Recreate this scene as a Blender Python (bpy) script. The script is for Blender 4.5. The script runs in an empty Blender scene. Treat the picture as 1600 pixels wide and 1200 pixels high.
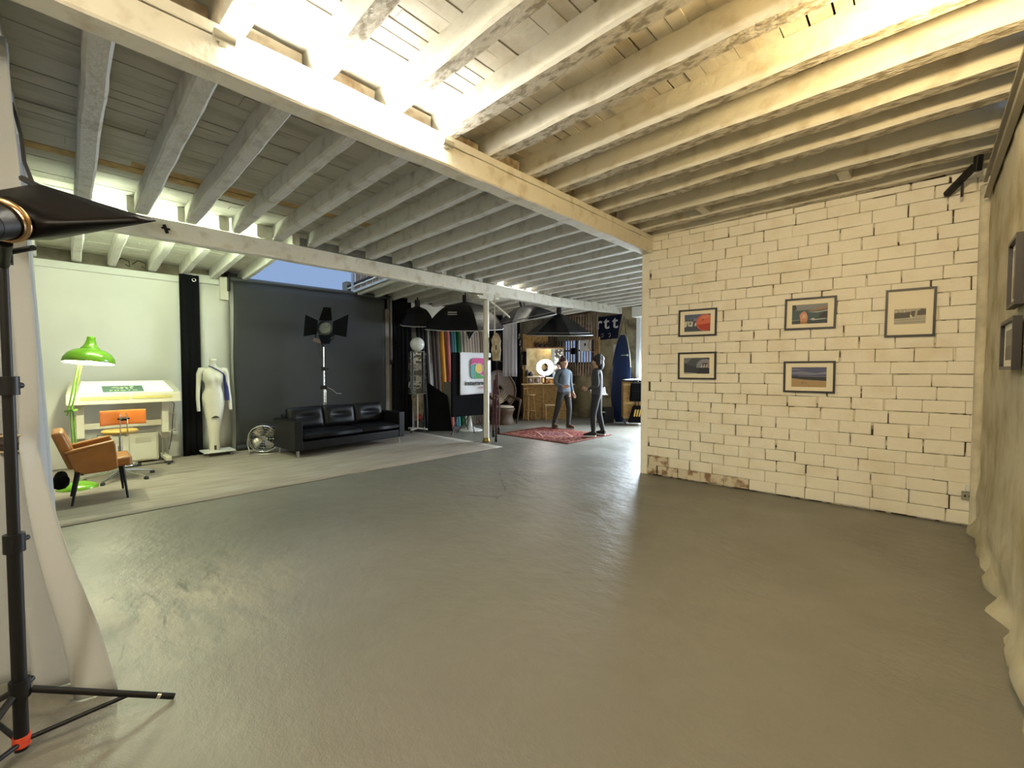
import bpy, bmesh, math, random
from mathutils import Vector, Matrix, Euler, noise

random.seed(7)
S = bpy.context.scene
COL = S.collection
PI = math.pi

# ------------------------------------------------------------------ camera
cd = bpy.data.cameras.new('camera')
cam = bpy.data.objects.new('camera', cd)
COL.objects.link(cam)
S.camera = cam
cam.location = (0, 0, 1.5)
cam.rotation_euler = (PI / 2 - math.atan(22 / 675), 0, math.radians(43.8))
cd.sensor_fit = 'HORIZONTAL'
cd.sensor_width = 36
cd.lens = 36 * 675 / 1600
cd.clip_start = 0.05

# ------------------------------------------------------------------ world, exposure
S.view_settings.view_transform = 'Standard'
S.view_settings.look = 'None'
S.view_settings.gamma = 1
S.view_settings.use_curve_mapping = False
S.view_settings.exposure = 0.08
W = bpy.data.worlds.new('world')
S.world = W
W.use_nodes = True
bg = W.node_tree.nodes['Background']
bg.inputs[0].default_value = (0.36, 0.53, 0.86, 1)
bg.inputs[1].default_value = 0.72


# ------------------------------------------------------------------ lights
def light(name, kind, loc, energy, color, size=0.1, size_y=None, target=None, spread=None, shape=None):
    d = bpy.data.lights.new(name, kind)
    d.energy = energy
    d.color = color
    if kind == 'AREA':
        d.shape = 'RECTANGLE' if size_y else 'SQUARE'
        d.size = size
        if size_y:
            d.size_y = size_y
        if spread:
            d.spread = spread
    else:
        d.shadow_soft_size = size
    o = bpy.data.objects.new(name, d)
    COL.objects.link(o)
    o.location = loc
    if target is not None:
        o.rotation_euler = (Vector(target) - Vector(loc)).to_track_quat('-Z', 'Y').to_euler()
    return o


WARM = (1.0, 0.74, 0.36)
# yellow bulb near the right hand wall; unseen fill lights behind the photographer
light('lamp_and_fill_light', 'POINT', (0.10, 2.75, 3.16), 95, WARM, 0.06)
light('lamp_and_fill_light', 'POINT', (-0.6, -1.2, 3.0), 185, (1.0, 0.91, 0.73), 0.15)  # pale unseen fill, strengthened to make up for the dimmer tube
light('lamp_and_fill_light', 'POINT', (-4.6, -1.9, 2.9), 14, (0.95, 0.97, 1.0), 0.15)  # weak bluish fill, unseen, on the curtain side
# daylight through the open roller shutter door in the far wall
light('door_daylight', 'AREA', (-4.55, 11.85, 1.55), 740, (0.78, 0.90, 1.0), 2.3, 2.6, (-4.75, 8.2, -0.9), math.radians(125))
# daylight through the roof opening
light('roof_daylight', 'AREA', (-8.2, 3.5, 4.3), 26, (0.66, 0.82, 1.0), 2.0, 1.8, (-8.2, 3.5, 0))


# ------------------------------------------------------------------ materials
_m = {}


def mat(name, col, rough=0.6, metal=0.0, var=0.0, scale=6.0, bump=0.0, bscale=60.0, col2=None, stretch=None,
        coat=0.0, emit=None, estr=0.0, spec=0.5, trans=0.0, lo=0.35, hi=0.65, detail=5.0, rvar=0.0):
    if name in _m:
        return _m[name]
    m = bpy.data.materials.new(name)
    m.use_nodes = True
    nt = m.node_tree
    p = nt.nodes['Principled BSDF']
    p.inputs['Base Color'].default_value = (*col, 1)
    p.inputs['Roughness'].default_value = rough
    p.inputs['Metallic'].default_value = metal
    p.inputs['Specular IOR Level'].default_value = spec
    p.inputs['Coat Weight'].default_value = coat
    p.inputs['Transmission Weight'].default_value = trans
    if emit:
        p.inputs['Emission Color'].default_value = (*emit, 1)
        p.inputs['Emission Strength'].default_value = estr
    vec = None
    if var or col2 or bump or rvar:
        tc = nt.nodes.new('ShaderNodeTexCoord')
        mp = nt.nodes.new('ShaderNodeMapping')
        if stretch:
            mp.inputs['Scale'].default_value = stretch
        nt.links.new(tc.outputs['Object'], mp.inputs[0])
        vec = mp.outputs[0]
    if var or col2 or rvar:
        n = nt.nodes.new('ShaderNodeTexNoise')
        n.inputs['Scale'].default_value = scale
        n.inputs['Detail'].default_value = detail
        nt.links.new(vec, n.inputs['Vector'])
        r = nt.nodes.new('ShaderNodeMapRange')
        r.inputs[1].default_value = lo
        r.inputs[2].default_value = hi
        nt.links.new(n.outputs['Fac'], r.inputs[0])
        if var or col2:
            mx = nt.nodes.new('ShaderNodeMix')
            mx.data_type = 'RGBA'
            a = col if col2 else tuple(c * (1 + var) for c in col)
            b = col2 if col2 else tuple(c * (1 - var) for c in col)
            mx.inputs[6].default_value = (*a, 1)
            mx.inputs[7].default_value = (*b, 1)
            nt.links.new(r.outputs[0], mx.inputs[0])
            nt.links.new(mx.outputs[2], p.inputs['Base Color'])
        if rvar:
            r2 = nt.nodes.new('ShaderNodeMapRange')
            r2.inputs[1].default_value = lo
            r2.inputs[2].default_value = hi
            r2.inputs[3].default_value = rough - rvar
            r2.inputs[4].default_value = rough + rvar
            nt.links.new(n.outputs['Fac'], r2.inputs[0])
            nt.links.new(r2.outputs[0], p.inputs['Roughness'])
    if bump:
        n2 = nt.nodes.new('ShaderNodeTexNoise')
        n2.inputs['Scale'].default_value = bscale
        n2.inputs['Detail'].default_value = 6
        nt.links.new(vec, n2.inputs['Vector'])
        b = nt.nodes.new('ShaderNodeBump')
        b.inputs['Strength'].default_value = bump
        b.inputs['Distance'].default_value = 0.01
        nt.links.new(n2.outputs['Fac'], b.inputs['Height'])
        nt.links.new(b.outputs[0], p.inputs['Normal'])
    _m[name] = m
    return m


def sheer(name, col, t=0.45):
    m = bpy.data.materials.new(name)
    m.use_nodes = True
    nt = m.node_tree
    nt.nodes.remove(nt.nodes['Principled BSDF'])
    out = nt.nodes['Material Output']
    d = nt.nodes.new('ShaderNodeBsdfDiffuse')
    tr = nt.nodes.new('ShaderNodeBsdfTranslucent')
    mx = nt.nodes.new('ShaderNodeMixShader')
    n = nt.nodes.new('ShaderNodeTexNoise')
    tc = nt.nodes.new('ShaderNodeTexCoord')
    b = nt.nodes.new('ShaderNodeBump')
    n.inputs['Scale'].default_value = 260
    b.inputs['Strength'].default_value = 0.35
    b.inputs['Distance'].default_value = 0.004
    nt.links.new(tc.outputs['Object'], n.inputs['Vector'])
    nt.links.new(n.outputs['Fac'], b.inputs['Height'])
    for s in (d, tr):
        s.inputs['Color'].default_value = (*col, 1)
        nt.links.new(b.outputs[0], s.inputs['Normal'])
    mx.inputs[0].default_value = t
    nt.links.new(d.outputs[0], mx.inputs[1])
    nt.links.new(tr.outputs[0], mx.inputs[2])
    nt.links.new(mx.outputs[0], out.inputs[0])
    _m[name] = m
    return m


# ------------------------------------------------------------------ mesh builder
class MB:
    def __init__(self):
        self.v = []
        self.f = []
        self.mi = []
        self.sm = []
        self.mats = []
        self.cur = 0
        self.M = None

    def use(self, m):
        if m not in self.mats:
            self.mats.append(m)
        self.cur = self.mats.index(m)
        return self

    def add(self, vs, fs, smooth=False):
        o = len(self.v)
        if self.M is not None:
            vs = [self.M @ Vector(x) for x in vs]
        self.v += [tuple(x) for x in vs]
        for q in fs:
            self.f.append([i + o for i in q])
            self.mi.append(self.cur)
            self.sm.append(smooth)
        return self

    def box(self, c, s, rot=None, taper=None):
        hx, hy, hz = s[0] / 2, s[1] / 2, s[2] / 2
        vs = []
        for z in (-1, 1):
            k = taper if (taper and z > 0) else (1, 1)
            for y in (-1, 1):
                for x in (-1, 1):
                    vs.append(Vector((x * hx * k[0], y * hy * k[1], z * hz)))
        if rot is not None:
            R = rot.to_matrix() if isinstance(rot, Euler) else rot
            vs = [R @ q for q in vs]
        vs = [q + Vector(c) for q in vs]
        return self.add(vs, [(0, 2, 3, 1), (4, 5, 7, 6), (0, 1, 5, 4), (2, 6, 7, 3), (0, 4, 6, 2), (1, 3, 7, 5)])

    def hexa(self, vs):  # eight corners: bottom four ccw, top four ccw
        return self.add(vs, [(3, 2, 1, 0), (4, 5, 6, 7), (0, 1, 5, 4), (1, 2, 6, 5), (2, 3, 7, 6), (3, 0, 4, 7)])

    def bar(self, p0, p1, w, h, up=(0, 0, 1)):
        p0, p1 = Vector(p0), Vector(p1)
        d = (p1 - p0).normalized()
        u = Vector(up)
        s = d.cross(u)
        if s.length < 1e-4:
            s = d.cross(Vector((1, 0, 0)))
        s.normalize()
        u = s.cross(d)
        q = [(-1, -1), (1, -1), (1, 1), (-1, 1)]
        a = [p0 + s * x * w / 2 + u * y * h / 2 for x, y in q]
        b = [p1 + s * x * w / 2 + u * y * h / 2 for x, y in q]
        return self.add(a + b, [(0, 1, 2, 3), (7, 6, 5, 4), (0, 4, 5, 1), (1, 5, 6, 2), (2, 6, 7, 3), (3, 7, 4, 0)])

    def cyl(self, p0, p1, r0, r1=None, n=16, caps=True, smooth=True):
        return self.tube([p0, p1], [r0, r0 if r1 is None else r1], n, caps, smooth)

    def tube(self, pts, r, n=10, caps=True, smooth=True):
        pts = [Vector(p) for p in pts]
        k = len(pts)
        rs = r if isinstance(r, (list, tuple)) else [r] * k
        t0 = (pts[1] - pts[0]).normalized()
        a = t0.orthogonal().normalized()
        vs, fs = [], []
        for i in range(k):
            if i == 0:
                t = t0
            elif i == k - 1:
                t = (pts[i] - pts[i - 1]).normalized()
            else:
                t = ((pts[i + 1] - pts[i]).normalized() + (pts[i] - pts[i - 1]).normalized())
                t = t.normalized() if t.length > 1e-6 else t0
            a = (a - t * a.dot(t))
            a = a.normalized() if a.length > 1e-6 else t.orthogonal().normalized()
            b = t.cross(a)
            for j in range(n):
                w = 2 * PI * j / n
                vs.append(pts[i] + (a * math.cos(w) + b * math.sin(w)) * rs[i])
        for i in range(k - 1):
            for j in range(n):
                j2 = (j + 1) % n
                fs.append((i * n + j, i * n + j2, (i + 1) * n + j2, (i + 1) * n + j))
        self.add(vs, fs, smooth)
        if caps:
            self.add(vs[:n], [tuple(range(n - 1, -1, -1))])
            self.add(vs[-n:], [tuple(range(n))])
        return self

    def lathe(self, prof, n=28, M=None, smooth=True):
        M = M or Matrix()
        vs, fs = [], []
        for r, z in prof:
            for j in range(n):
                w = 2 * PI * j / n
                vs.append(M @ Vector((max(r, 1e-4) * math.cos(w), max(r, 1e-4) * math.sin(w), z)))
        for i in range(len(prof) - 1):
            for j in range(n):
                j2 = (j + 1) % n
                fs.append((i * n + j, i * n + j2, (i + 1) * n + j2, (i + 1) * n + j))
        return self.add(vs, fs, smooth)

    def ell(self, c, r, nu=20, nv=12, M=None):
        if not isinstance(r, (list, tuple)):
            r = (r, r, r)
        T = Matrix.Translation(c) @ (M or Matrix()) @ Matrix.Diagonal((*r, 1))
        return self.lathe([(math.sin(PI * i / nv), -math.cos(PI * i / nv)) for i in range(nv + 1)], nu, T)

    def loft(self, rings, smooth=True, caps=True):
        n = len(rings[0])
        vs = [p for r in rings for p in r]
        fs = []
        for i in range(len(rings) - 1):
            for j in range(n):
                j2 = (j + 1) % n
                fs.append((i * n + j, i * n + j2, (i + 1) * n + j2, (i + 1) * n + j))
        self.add(vs, fs, smooth)
        if caps:
            self.add(rings[0], [tuple(range(n - 1, -1, -1))], smooth)
            self.add(rings[-1], [tuple(range(n))], smooth)
        return self

    def poly(self, pts):
        return self.add(pts, [tuple(range(len(pts)))])

    def prism(self, pts, d):  # extrude a planar outline by the vector d
        d = Vector(d)
        a = [Vector(p) for p in pts]
        b = [p + d for p in a]
        n = len(a)
        return self.add(a + b, [tuple(range(n - 1, -1, -1)), tuple(range(n, 2 * n))] +
                        [(i, (i + 1) % n, n + (i + 1) % n, n + i) for i in range(n)])

    def grid(self, fn, nu, nv, smooth=True):
        vs = [fn(i / nu, j / nv) for j in range(nv + 1) for i in range(nu + 1)]
        fs = [(j * (nu + 1) + i, j * (nu + 1) + i + 1, (j + 1) * (nu + 1) + i + 1, (j + 1) * (nu + 1) + i)
              for j in range(nv) for i in range(nu)]
        return self.add(vs, fs, smooth)

    def torus(self, c, R, r, M=None, n=28, k=8):
        pts = []
        T = Matrix.Translation(c) @ (M or Matrix())
        vs, fs = [], []
        for i in range(n):
            a = 2 * PI * i / n
            for j in range(k):
                b = 2 * PI * j / k
                vs.append(T @ Vector(((R + r * math.cos(b)) * math.cos(a), (R + r * math.cos(b)) * math.sin(a), r * math.sin(b))))
        for i in range(n):
            for j in range(k):
                i2, j2 = (i + 1) % n, (j + 1) % k
                fs.append((i * k + j, i2 * k + j, i2 * k + j2, i * k + j2))
        return self.add(vs, fs, True)

    def obj(self, name, m=None, parent=None, bevel=0, seg=2, solid=0, sub=0, **props):
        me = bpy.data.meshes.new(name)
        me.from_pydata(self.v, [], self.f)
        if m is not None and not self.mats:
            self.mats = [m]
        for q in self.mats:
            me.materials.append(q)
        me.polygons.foreach_set('material_index', self.mi)
        me.polygons.foreach_set('use_smooth', self.sm)
        me.update()
        o = bpy.data.objects.new(name, me)
        COL.objects.link(o)
        if parent is not None:
            o.parent = parent
        if solid:
            s = o.modifiers.new('solid', 'SOLIDIFY')
            s.thickness = solid
            s.offset = 0
        if bevel:
            b = o.modifiers.new('bevel', 'BEVEL')
            b.width = bevel
            b.segments = seg
            b.limit_method = 'ANGLE'
            b.angle_limit = math.radians(40)
        if sub:
            s = o.modifiers.new('sub', 'SUBSURF')
            s.levels = s.render_levels = sub
        for k, q in props.items():
            o[k] = q
        return o


def tag(o, label, cat, group=None, kind=None):
    o['label'] = label
    o['category'] = cat
    if group:
        o['group'] = group
    if kind:
        o['kind'] = kind
    return o


def struct(o, label=None):
    o['kind'] = 'structure'
    if label:
        o['label'] = label
    return o


def thing(name, loc, rz, label, cat, group=None):
    o = bpy.data.objects.new(name, None)
    COL.objects.link(o)
    o.location = loc
    o.rotation_euler = (0, 0, rz)
    o.empty_display_size = 0.1
    return tag(o, label, cat, group)


def rotm(ax, a):
    return Matrix.Rotation(a, 4, ax)


def text_mesh(name, s, size, M, m, parent=None, extrude=0.002, align='CENTER', bold=0.0, space=1.0):
    c = bpy.data.curves.new(name, 'FONT')
    c.body = s
    c.size = size
    c.align_x = align
    c.align_y = 'CENTER'
    c.extrude = extrude
    c.offset = bold
    c.space_character = space
    t = bpy.data.objects.new(name, c)
    COL.objects.link(t)
    dg = bpy.context.evaluated_depsgraph_get()
    me = bpy.data.meshes.new_from_object(t.evaluated_get(dg))
    bpy.data.objects.remove(t)
    me.transform(M)
    me.materials.clear()
    me.materials.append(m)
    o = bpy.data.objects.new(name, me)
    COL.objects.link(o)
    if parent is not None:
        o.parent = parent
    return o


# plane facing local -y (x right, z up)
FACE = rotm('X', PI / 2)

# common materials
M_PAINT = mat('white_paint_timber', (0.70, 0.67, 0.58), 0.62, var=0.0, col2=(0.48, 0.41, 0.29), scale=6, lo=0.52, hi=0.78, bump=0.6, bscale=20, stretch=(1, 1, 1))
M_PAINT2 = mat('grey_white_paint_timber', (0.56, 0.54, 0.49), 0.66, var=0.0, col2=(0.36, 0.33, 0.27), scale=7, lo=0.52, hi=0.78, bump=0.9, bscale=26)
M_PLANK = mat('white_paint_planks', (0.64, 0.60, 0.52), 0.7, col2=(0.44, 0.37, 0.26), scale=3.5, lo=0.48, hi=0.75, bump=0.5, bscale=22)
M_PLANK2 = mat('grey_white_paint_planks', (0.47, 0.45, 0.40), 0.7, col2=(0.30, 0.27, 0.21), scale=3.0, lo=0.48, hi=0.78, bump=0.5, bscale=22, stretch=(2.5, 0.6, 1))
M_PLANK3 = mat('brightened_white_planks', (0.80, 0.80, 0.72), 0.7, col2=(0.66, 0.63, 0.50), scale=3.5, lo=0.5, hi=0.75, bump=0.5, bscale=22)  # left bay white raised in the colour to stand for brighter light
M_PAINT3 = mat('brightened_white_timber', (0.80, 0.79, 0.72), 0.62, col2=(0.62, 0.58, 0.47), scale=6, lo=0.52, hi=0.78, bump=0.6, bscale=20)  # left bay joists lightened the same way, as if more strongly lit
M_OCHRE = mat('bare_ochre_wood', (0.42, 0.27, 0.10), 0.7, var=0.25, scale=8)
M_VOID = mat('dark_roof_void', (0.03, 0.024, 0.018), 0.9)
M_BLACK = mat('black_metal', (0.007, 0.007, 0.008), 0.45, spec=0.25)
M_BLACKCLOTH = mat('black_cloth', (0.006, 0.006, 0.007), 0.95, bump=0.3, bscale=220, spec=0.08)
M_MATTE = mat('matte_black_sheet', (0.003, 0.003, 0.003), 0.8, spec=0.05)
M_CHROME = mat('chrome', (0.75, 0.75, 0.74), 0.16, 1.0)
M_STEEL = mat('dull_steel', (0.46, 0.45, 0.42), 0.38, 1.0)
M_WHITE = mat('white_enamel', (0.72, 0.71, 0.67), 0.35)
M_RUBBER = mat('black_rubber', (0.02, 0.02, 0.02), 0.7)
M_PINE = mat('pine_board', (0.52, 0.33, 0.13), 0.5, col2=(0.36, 0.20, 0.07), scale=4, stretch=(1, 1, 6), lo=0.4, hi=0.65)
M_HEWN = mat('rough_hewn_underside', (0.60, 0.56, 0.48), 0.8, col2=(0.30, 0.26, 0.19), scale=26, lo=0.46, hi=0.62, bump=1.0, bscale=55, stretch=(0.5, 1, 1))
M_OSB = mat('honey_plywood', (0.40, 0.24, 0.07), 0.55, col2=(0.26, 0.14, 0.035), scale=14, lo=0.42, hi=0.62)
M_CARAMEL = mat('caramel_leather', (0.27, 0.105, 0.019), 0.40, var=0.12, scale=6, bump=0.15, bscale=160)
M_LEATHER = mat('black_leather', (0.005, 0.005, 0.006), 0.38, bump=0.35, bscale=90, spec=0.2)
# ------------------------------------------------------------------ floor
def floor_material():
    m = bpy.data.materials.new('painted_concrete_floor')
    m.use_nodes = True
    nt = m.node_tree
    L = nt.links.new
    p = nt.nodes['Principled BSDF']
    tc = nt.nodes.new('ShaderNodeTexCoord')

    def noise_(scale, detail=5, stretch=None, rough=0.55, dist=0):
        n = nt.nodes.new('ShaderNodeTexNoise')
        n.inputs['Scale'].default_value = scale
        n.inputs['Detail'].default_value = detail
        n.inputs['Roughness'].default_value = rough
        n.inputs['Distortion'].default_value = dist
        if stretch:
            mp = nt.nodes.new('ShaderNodeMapping')
            mp.inputs['Scale'].default_value = stretch[:3]
            mp.inputs['Rotation'].default_value = (0, 0, stretch[3])
            L(tc.outputs['Object'], mp.inputs[0])
            L(mp.outputs[0], n.inputs['Vector'])
        else:
            L(tc.outputs['Object'], n.inputs['Vector'])
        return n.outputs['Fac']

    def rng(src, a, b, c=0.0, d=1.0):
        r = nt.nodes.new('ShaderNodeMapRange')
        for i, q in zip((1, 2, 3, 4), (a, b, c, d)):
            r.inputs[i].default_value = q
        L(src, r.inputs[0])
        return r.outputs[0]

    def mul(a, b):
        r = nt.nodes.new('ShaderNodeMath')
        r.operation = 'MULTIPLY'
        L(a, r.inputs[0])
        L(b, r.inputs[1])
        return r.outputs[0]

    def spot(x, y, r, soft):  # a disc shaped area on the floor, ragged by noise
        v = nt.nodes.new('ShaderNodeVectorMath')
        v.operation = 'DISTANCE'
        v.inputs[1].default_value = (x, y, 0)
        L(tc.outputs['Object'], v.inputs[0])
        return rng(v.outputs['Value'], r, r - soft)

    def mix(fac, a, b):
        x = nt.nodes.new('ShaderNodeMix')
        x.data_type = 'RGBA'
        L(fac, x.inputs[0])
        for i, q in ((6, a), (7, b)):
            if isinstance(q, tuple):
                x.inputs[i].default_value = (*q, 1)
            else:
                L(q, x.inputs[i])
        return x.outputs[2]

    base = mix(rng(noise_(0.7, 6), 0.35, 0.65), (0.186, 0.176, 0.148), (0.162, 0.152, 0.125))
    base = mix(rng(noise_(9, 6), 0.5, 0.9, 0, 0.4), base, (0.14, 0.13, 0.105))
    # worn patch where the paint has flaked off, by the curtain
    worn = mul(spot(-3.55, 0.42, 0.95, 0.75), rng(noise_(3.2, 7, (1.0, 3.2, 1, 0.35), 0.6, 0.6), 0.38, 0.60))
    base = mix(worn, base, (0.29, 0.255, 0.19))
    worn2 = mul(spot(-3.55, 0.42, 1.0, 0.7), rng(noise_(4.5, 7, (0.8, 4.0, 1, 0.35), 0.65, 1.0), 0.57, 0.66))
    base = mix(worn2, base, (0.09, 0.08, 0.06))
    # small dark scuffs and chips
    sc = mul(rng(noise_(2.6, 2, (1, 5, 1, 0.9)), 0.80, 0.82), rng(noise_(0.7, 2), 0.55, 0.65))
    base = mix(sc, base, (0.05, 0.042, 0.035))
    # broken screed near the middle of the hall
    vor = nt.nodes.new('ShaderNodeTexVoronoi')
    vor.feature = 'DISTANCE_TO_EDGE'
    vor.inputs['Scale'].default_value = 1.1
    L(tc.outputs['Object'], vor.inputs['Vector'])
    crack = mul(mul(rng(vor.outputs['Distance'], 0.012, 0.004), spot(-3.9, 4.0, 1.1, 0.5)), rng(noise_(3, 3), 0.45, 0.55))
    base = mix(crack, base, (0.07, 0.06, 0.05))
    L(base, p.inputs['Base Color'])
    L(rng(noise_(1.4, 6), 0.3, 0.7, 0.30, 0.46), p.inputs['Roughness'])
    b = nt.nodes.new('ShaderNodeBump')
    b.inputs['Strength'].default_value = 0.32
    b.inputs['Distance'].default_value = 0.03
    L(noise_(5.5, 5, (1, 1.6, 1, 0.6)), b.inputs['Height'])
    b2 = nt.nodes.new('ShaderNodeBump')
    b2.inputs['Strength'].default_value = 0.2
    b2.inputs['Distance'].default_value = 0.01
    L(noise_(120, 3), b2.inputs['Height'])
    L(b.outputs[0], b2.inputs['Normal'])
    L(b2.outputs[0], p.inputs['Normal'])
    return m


XL, XR, YB, YF = -9.35, 0.40, -2.6, 11.5
b = MB()
b.box(((XL + 0.75) / 2 - 0.2, (YB + 13.5) / 2, -0.1), (11.4, 16.8, 0.2))
struct(b.obj('floor', floor_material()), 'grey painted concrete floor, worn and glossy')
b = MB()
b.grid(lambda u, v: (XL + u * (3.44 - 0.0) + (0.03 * noise.noise((0, v * 9, 3)) if u > 0.9 else 0), -2.6 + v * 8.5, 0.006), 12, 40)
M_BOARDS = mat('scuffed_grey_brown_boards', (0.32, 0.285, 0.24), 0.65, col2=(0.24, 0.20, 0.155), scale=2.2, stretch=(5, 0.8, 1), lo=0.35, hi=0.65, bump=0.25, bscale=30, detail=8)
struct(b.obj('floor_boards', M_BOARDS, solid=0.008), 'pale scuffed boards laid on the floor along the left wall')

# ------------------------------------------------------------------ walls
M_MORTAR = mat('painted_mortar', (0.74, 0.68, 0.55), 0.8, col2=(0.05, 0.032, 0.018), scale=6.5, lo=0.47, hi=0.52, bump=0.6, bscale=60)
M_BRICK = mat('cream_painted_brick', (0.86, 0.81, 0.69), 0.6, col2=(0.76, 0.68, 0.52), scale=3.2, lo=0.50, hi=0.78, bump=0.55, bscale=34)
M_RAW = mat('flaking_bare_brick', (0.66, 0.58, 0.44), 0.8, col2=(0.26, 0.15, 0.08), scale=9, lo=0.48, hi=0.62, bump=0.6, bscale=40)
A = Vector((-2.971, 5.805))
B = Vector((0.405, 5.986))
ang = math.atan2(B.y - A.y, B.x - A.x)
LW, HW = (B - A).length, 3.372
b = MB()
b.use(M_MORTAR)
b.box((LW / 2, 0.13, (HW + .19) / 2), (LW, 0.24, HW + .19))
b.use(M_BRICK)
rnd = random.Random(3)
z, row = 0.015, 0
while z < HW - 0.05:
    h = 0.132 + rnd.uniform(-0.007, 0.007)
    if z + h > HW - 0.03:
        h = HW - z
    x = 0.10 + (0.0 if row % 2 else -0.145) + rnd.uniform(-0.035, 0.035)
    while x < LW:
        w = 0.29 + rnd.uniform(-0.012, 0.012)
        if rnd.random() < 0.035:
            w = 0.42
        x0, x1 = max(x, 0.085), min(x + w, LW - 0.02)
        x += w
        if x1 - x0 < 0.05:
            continue
        b.use(M_RAW if (row == 0 and x0 < 1.35) or (row < 2 and rnd.random() < 0.04) or (row == 1 and x0 < 0.3) else M_BRICK)
        gx, gz = rnd.choice((0.0005, 0.001, 0.002, 0.005, 0.008)), rnd.choice((0.0005, 0.001, 0.0018, 0.003))
        d = rnd.uniform(0.007, 0.015)
        j = lambda: rnd.uniform(-0.004, 0.004)
        t = rnd.uniform(-0.004, 0.004)
        lo = [(x0 + gx + j(), 0.02, z + gz + t * 0 + j()), (x0 + gx + j(), -d + j(), z + gz + j()), (x1 - gx + j(), -d + j(), z + gz + j()), (x1 - gx + j(), 0.02, z + gz + j())]
        hi = [(p[0] + j() * 0.6, p[1], p[2] + h - 2 * gz + j() * 0.6) for p in lo]
        b.hexa([lo[0], lo[1], lo[2], lo[3], hi[0], hi[1], hi[2], hi[3]])
    z += h
    row += 1
# smooth rendered corner at the free end
b.use(M_BRICK)
b.box((0.05, 0.115, HW / 2 - 0.09), (0.11, 0.25, HW - 0.18))
w = b.obj('wall_front', None, bevel=0.009, seg=3)
w.location = (A.x, A.y, 0)
w.rotation_euler = (0, 0, ang)
struct(w, 'cream painted brick wall with worn joints')


def roughwall(name, p0, p1, h, m, nx, nz, amp, lump=0.0, label=None):
    p0, p1 = Vector(p0), Vector(p1)
    d = p1 - p0
    nrm = Vector((-d.y, d.x)).normalized()
    q = MB()

    def fn(u, v):
        zz = v * h
        a = amp * noise.noise((u * d.length * 2.2, zz * 2.2, 4.0)) + amp * 0.5 * noise.noise((u * d.length * 7, zz * 7, 9.0))
        if lump:
            k = max(0, 1 - zz / 0.75)
            a += lump * k * (0.5 + 0.8 * noise.noise((u * d.length * 4.5, zz * 4.5, 1.0))) * (1.0 + (0.7 if zz < 0.1 else 0))
        return (p0.x + d.x * u + nrm.x * a, p0.y + d.y * u + nrm.y * a, zz)
    q.grid(fn, nx, nz)
    return struct(q.obj(name, m), label)


M_PLASTER = mat('rough_yellowed_plaster', (0.55, 0.50, 0.36), 0.8, col2=(0.34, 0.28, 0.15), scale=2.6, lo=0.42, hi=0.68, bump=0.8, bscale=26)
roughwall('wall_right', (0.40, -2.6), (0.385, 6.0), 3.5, M_PLASTER, 130, 60, 0.012, 0.055, 'rough yellowed plaster wall with crumbling stone foot')
b = MB()
b.tube([(0.365, 5.93, z) for z in (0.0, 1.0, 2.2, 3.2)], 0.045, 10)
struct(b.obj('trim_1', mat('pale_plaster', (0.58, 0.53, 0.40), 0.8, var=0.2, scale=5)), 'plastered corner moulding between brick wall and plaster wall')

M_LWALL = mat('white_wall_panel', (0.62, 0.62, 0.58), 0.6, var=0.03, scale=2)
b = MB()
b.box((XL - 0.06, (1.47 + YB) / 2, 1.56), (0.1, 1.47 - YB, 3.12))
b.box((XL - 0.075, (1.47 + 9.0) / 2, 1.6), (0.1, 7.53, 3.2))
struct(b.obj('wall_left', M_LWALL), 'smooth white wall panels')
b = MB()
b.box((XL - 0.02, (1.47 + YB) / 2, 3.065), (0.09, 1.47 - YB, 0.11))
b.box((XL - 0.02, 1.94, 3.09), (0.09, 0.5, 0.09))
struct(b.obj('trim_2', M_LWALL, bevel=0.01), 'white rail along the top of the left wall')
M_STONE = mat('bare_grey_masonry', (0.30, 0.27, 0.21), 0.9, col2=(0.16, 0.13, 0.09), scale=3, bump=0.8, bscale=20)
b = MB()
b.box((XL - 0.25, (YB + 2.45) / 2, 1.75), (0.2, 2.45 - YB, 3.5))
b.box((XL - 0.25, (4.5 + 11.7) / 2, 1.75), (0.2, 7.2, 3.5))
b.box((XL - 0.25, 3.47, 1.58), (0.2, 2.06, 3.16))
struct(b.obj('wall_outer', M_STONE), 'bare masonry above the left wall panels')
b = MB()
b.box(((XL + XR) / 2, YB - 0.1, 1.75), (XR - XL + 1, 0.2, 3.6))
struct(b.obj('wall_back', mat('plain_wall', (0.55, 0.51, 0.42), 0.8)), 'plain wall behind the photographer')
M_FARWALL = mat('old_lime_render', (0.36, 0.31, 0.19), 0.9, col2=(0.13, 0.105, 0.06), scale=2.4, lo=0.40, hi=0.62, bump=0.8, bscale=18)
b = MB()
b.box(((-9.6 - 8.75) / 2, YF + 0.12, 1.75), (0.85, 0.24, 3.5))
b.box(((-8.75 - 7.5) / 2, YF + 0.12, 0.85), (1.25, 0.24, 1.7))
b.box(((-8.75 - 7.5) / 2, YF + 0.12, 3.0), (1.25, 0.24, 1.0))
b.box(((-7.5 - 6.02) / 2, YF + 0.12, 1.75), (1.48, 0.24, 3.5))
b.box(((-6.02 - 3.3) / 2, YF + 0.12, 3.27), (2.72, 0.24, 0.45))
b.box(((-3.3 - 2.2) / 2, YF + 0.12, 1.75), (1.1, 0.24, 3.5))
struct(b.obj('wall_far', M_FARWALL), 'old stained lime wall at the far end')
b = MB()
b.box((-2.25, 8.85, 1.75), (0.2, 5.7, 3.5))
struct(b.obj('wall_side', mat('plain_wall', (0.55, 0.51, 0.42), 0.8)), 'side wall of the far bay hidden behind the brick wall')


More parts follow.
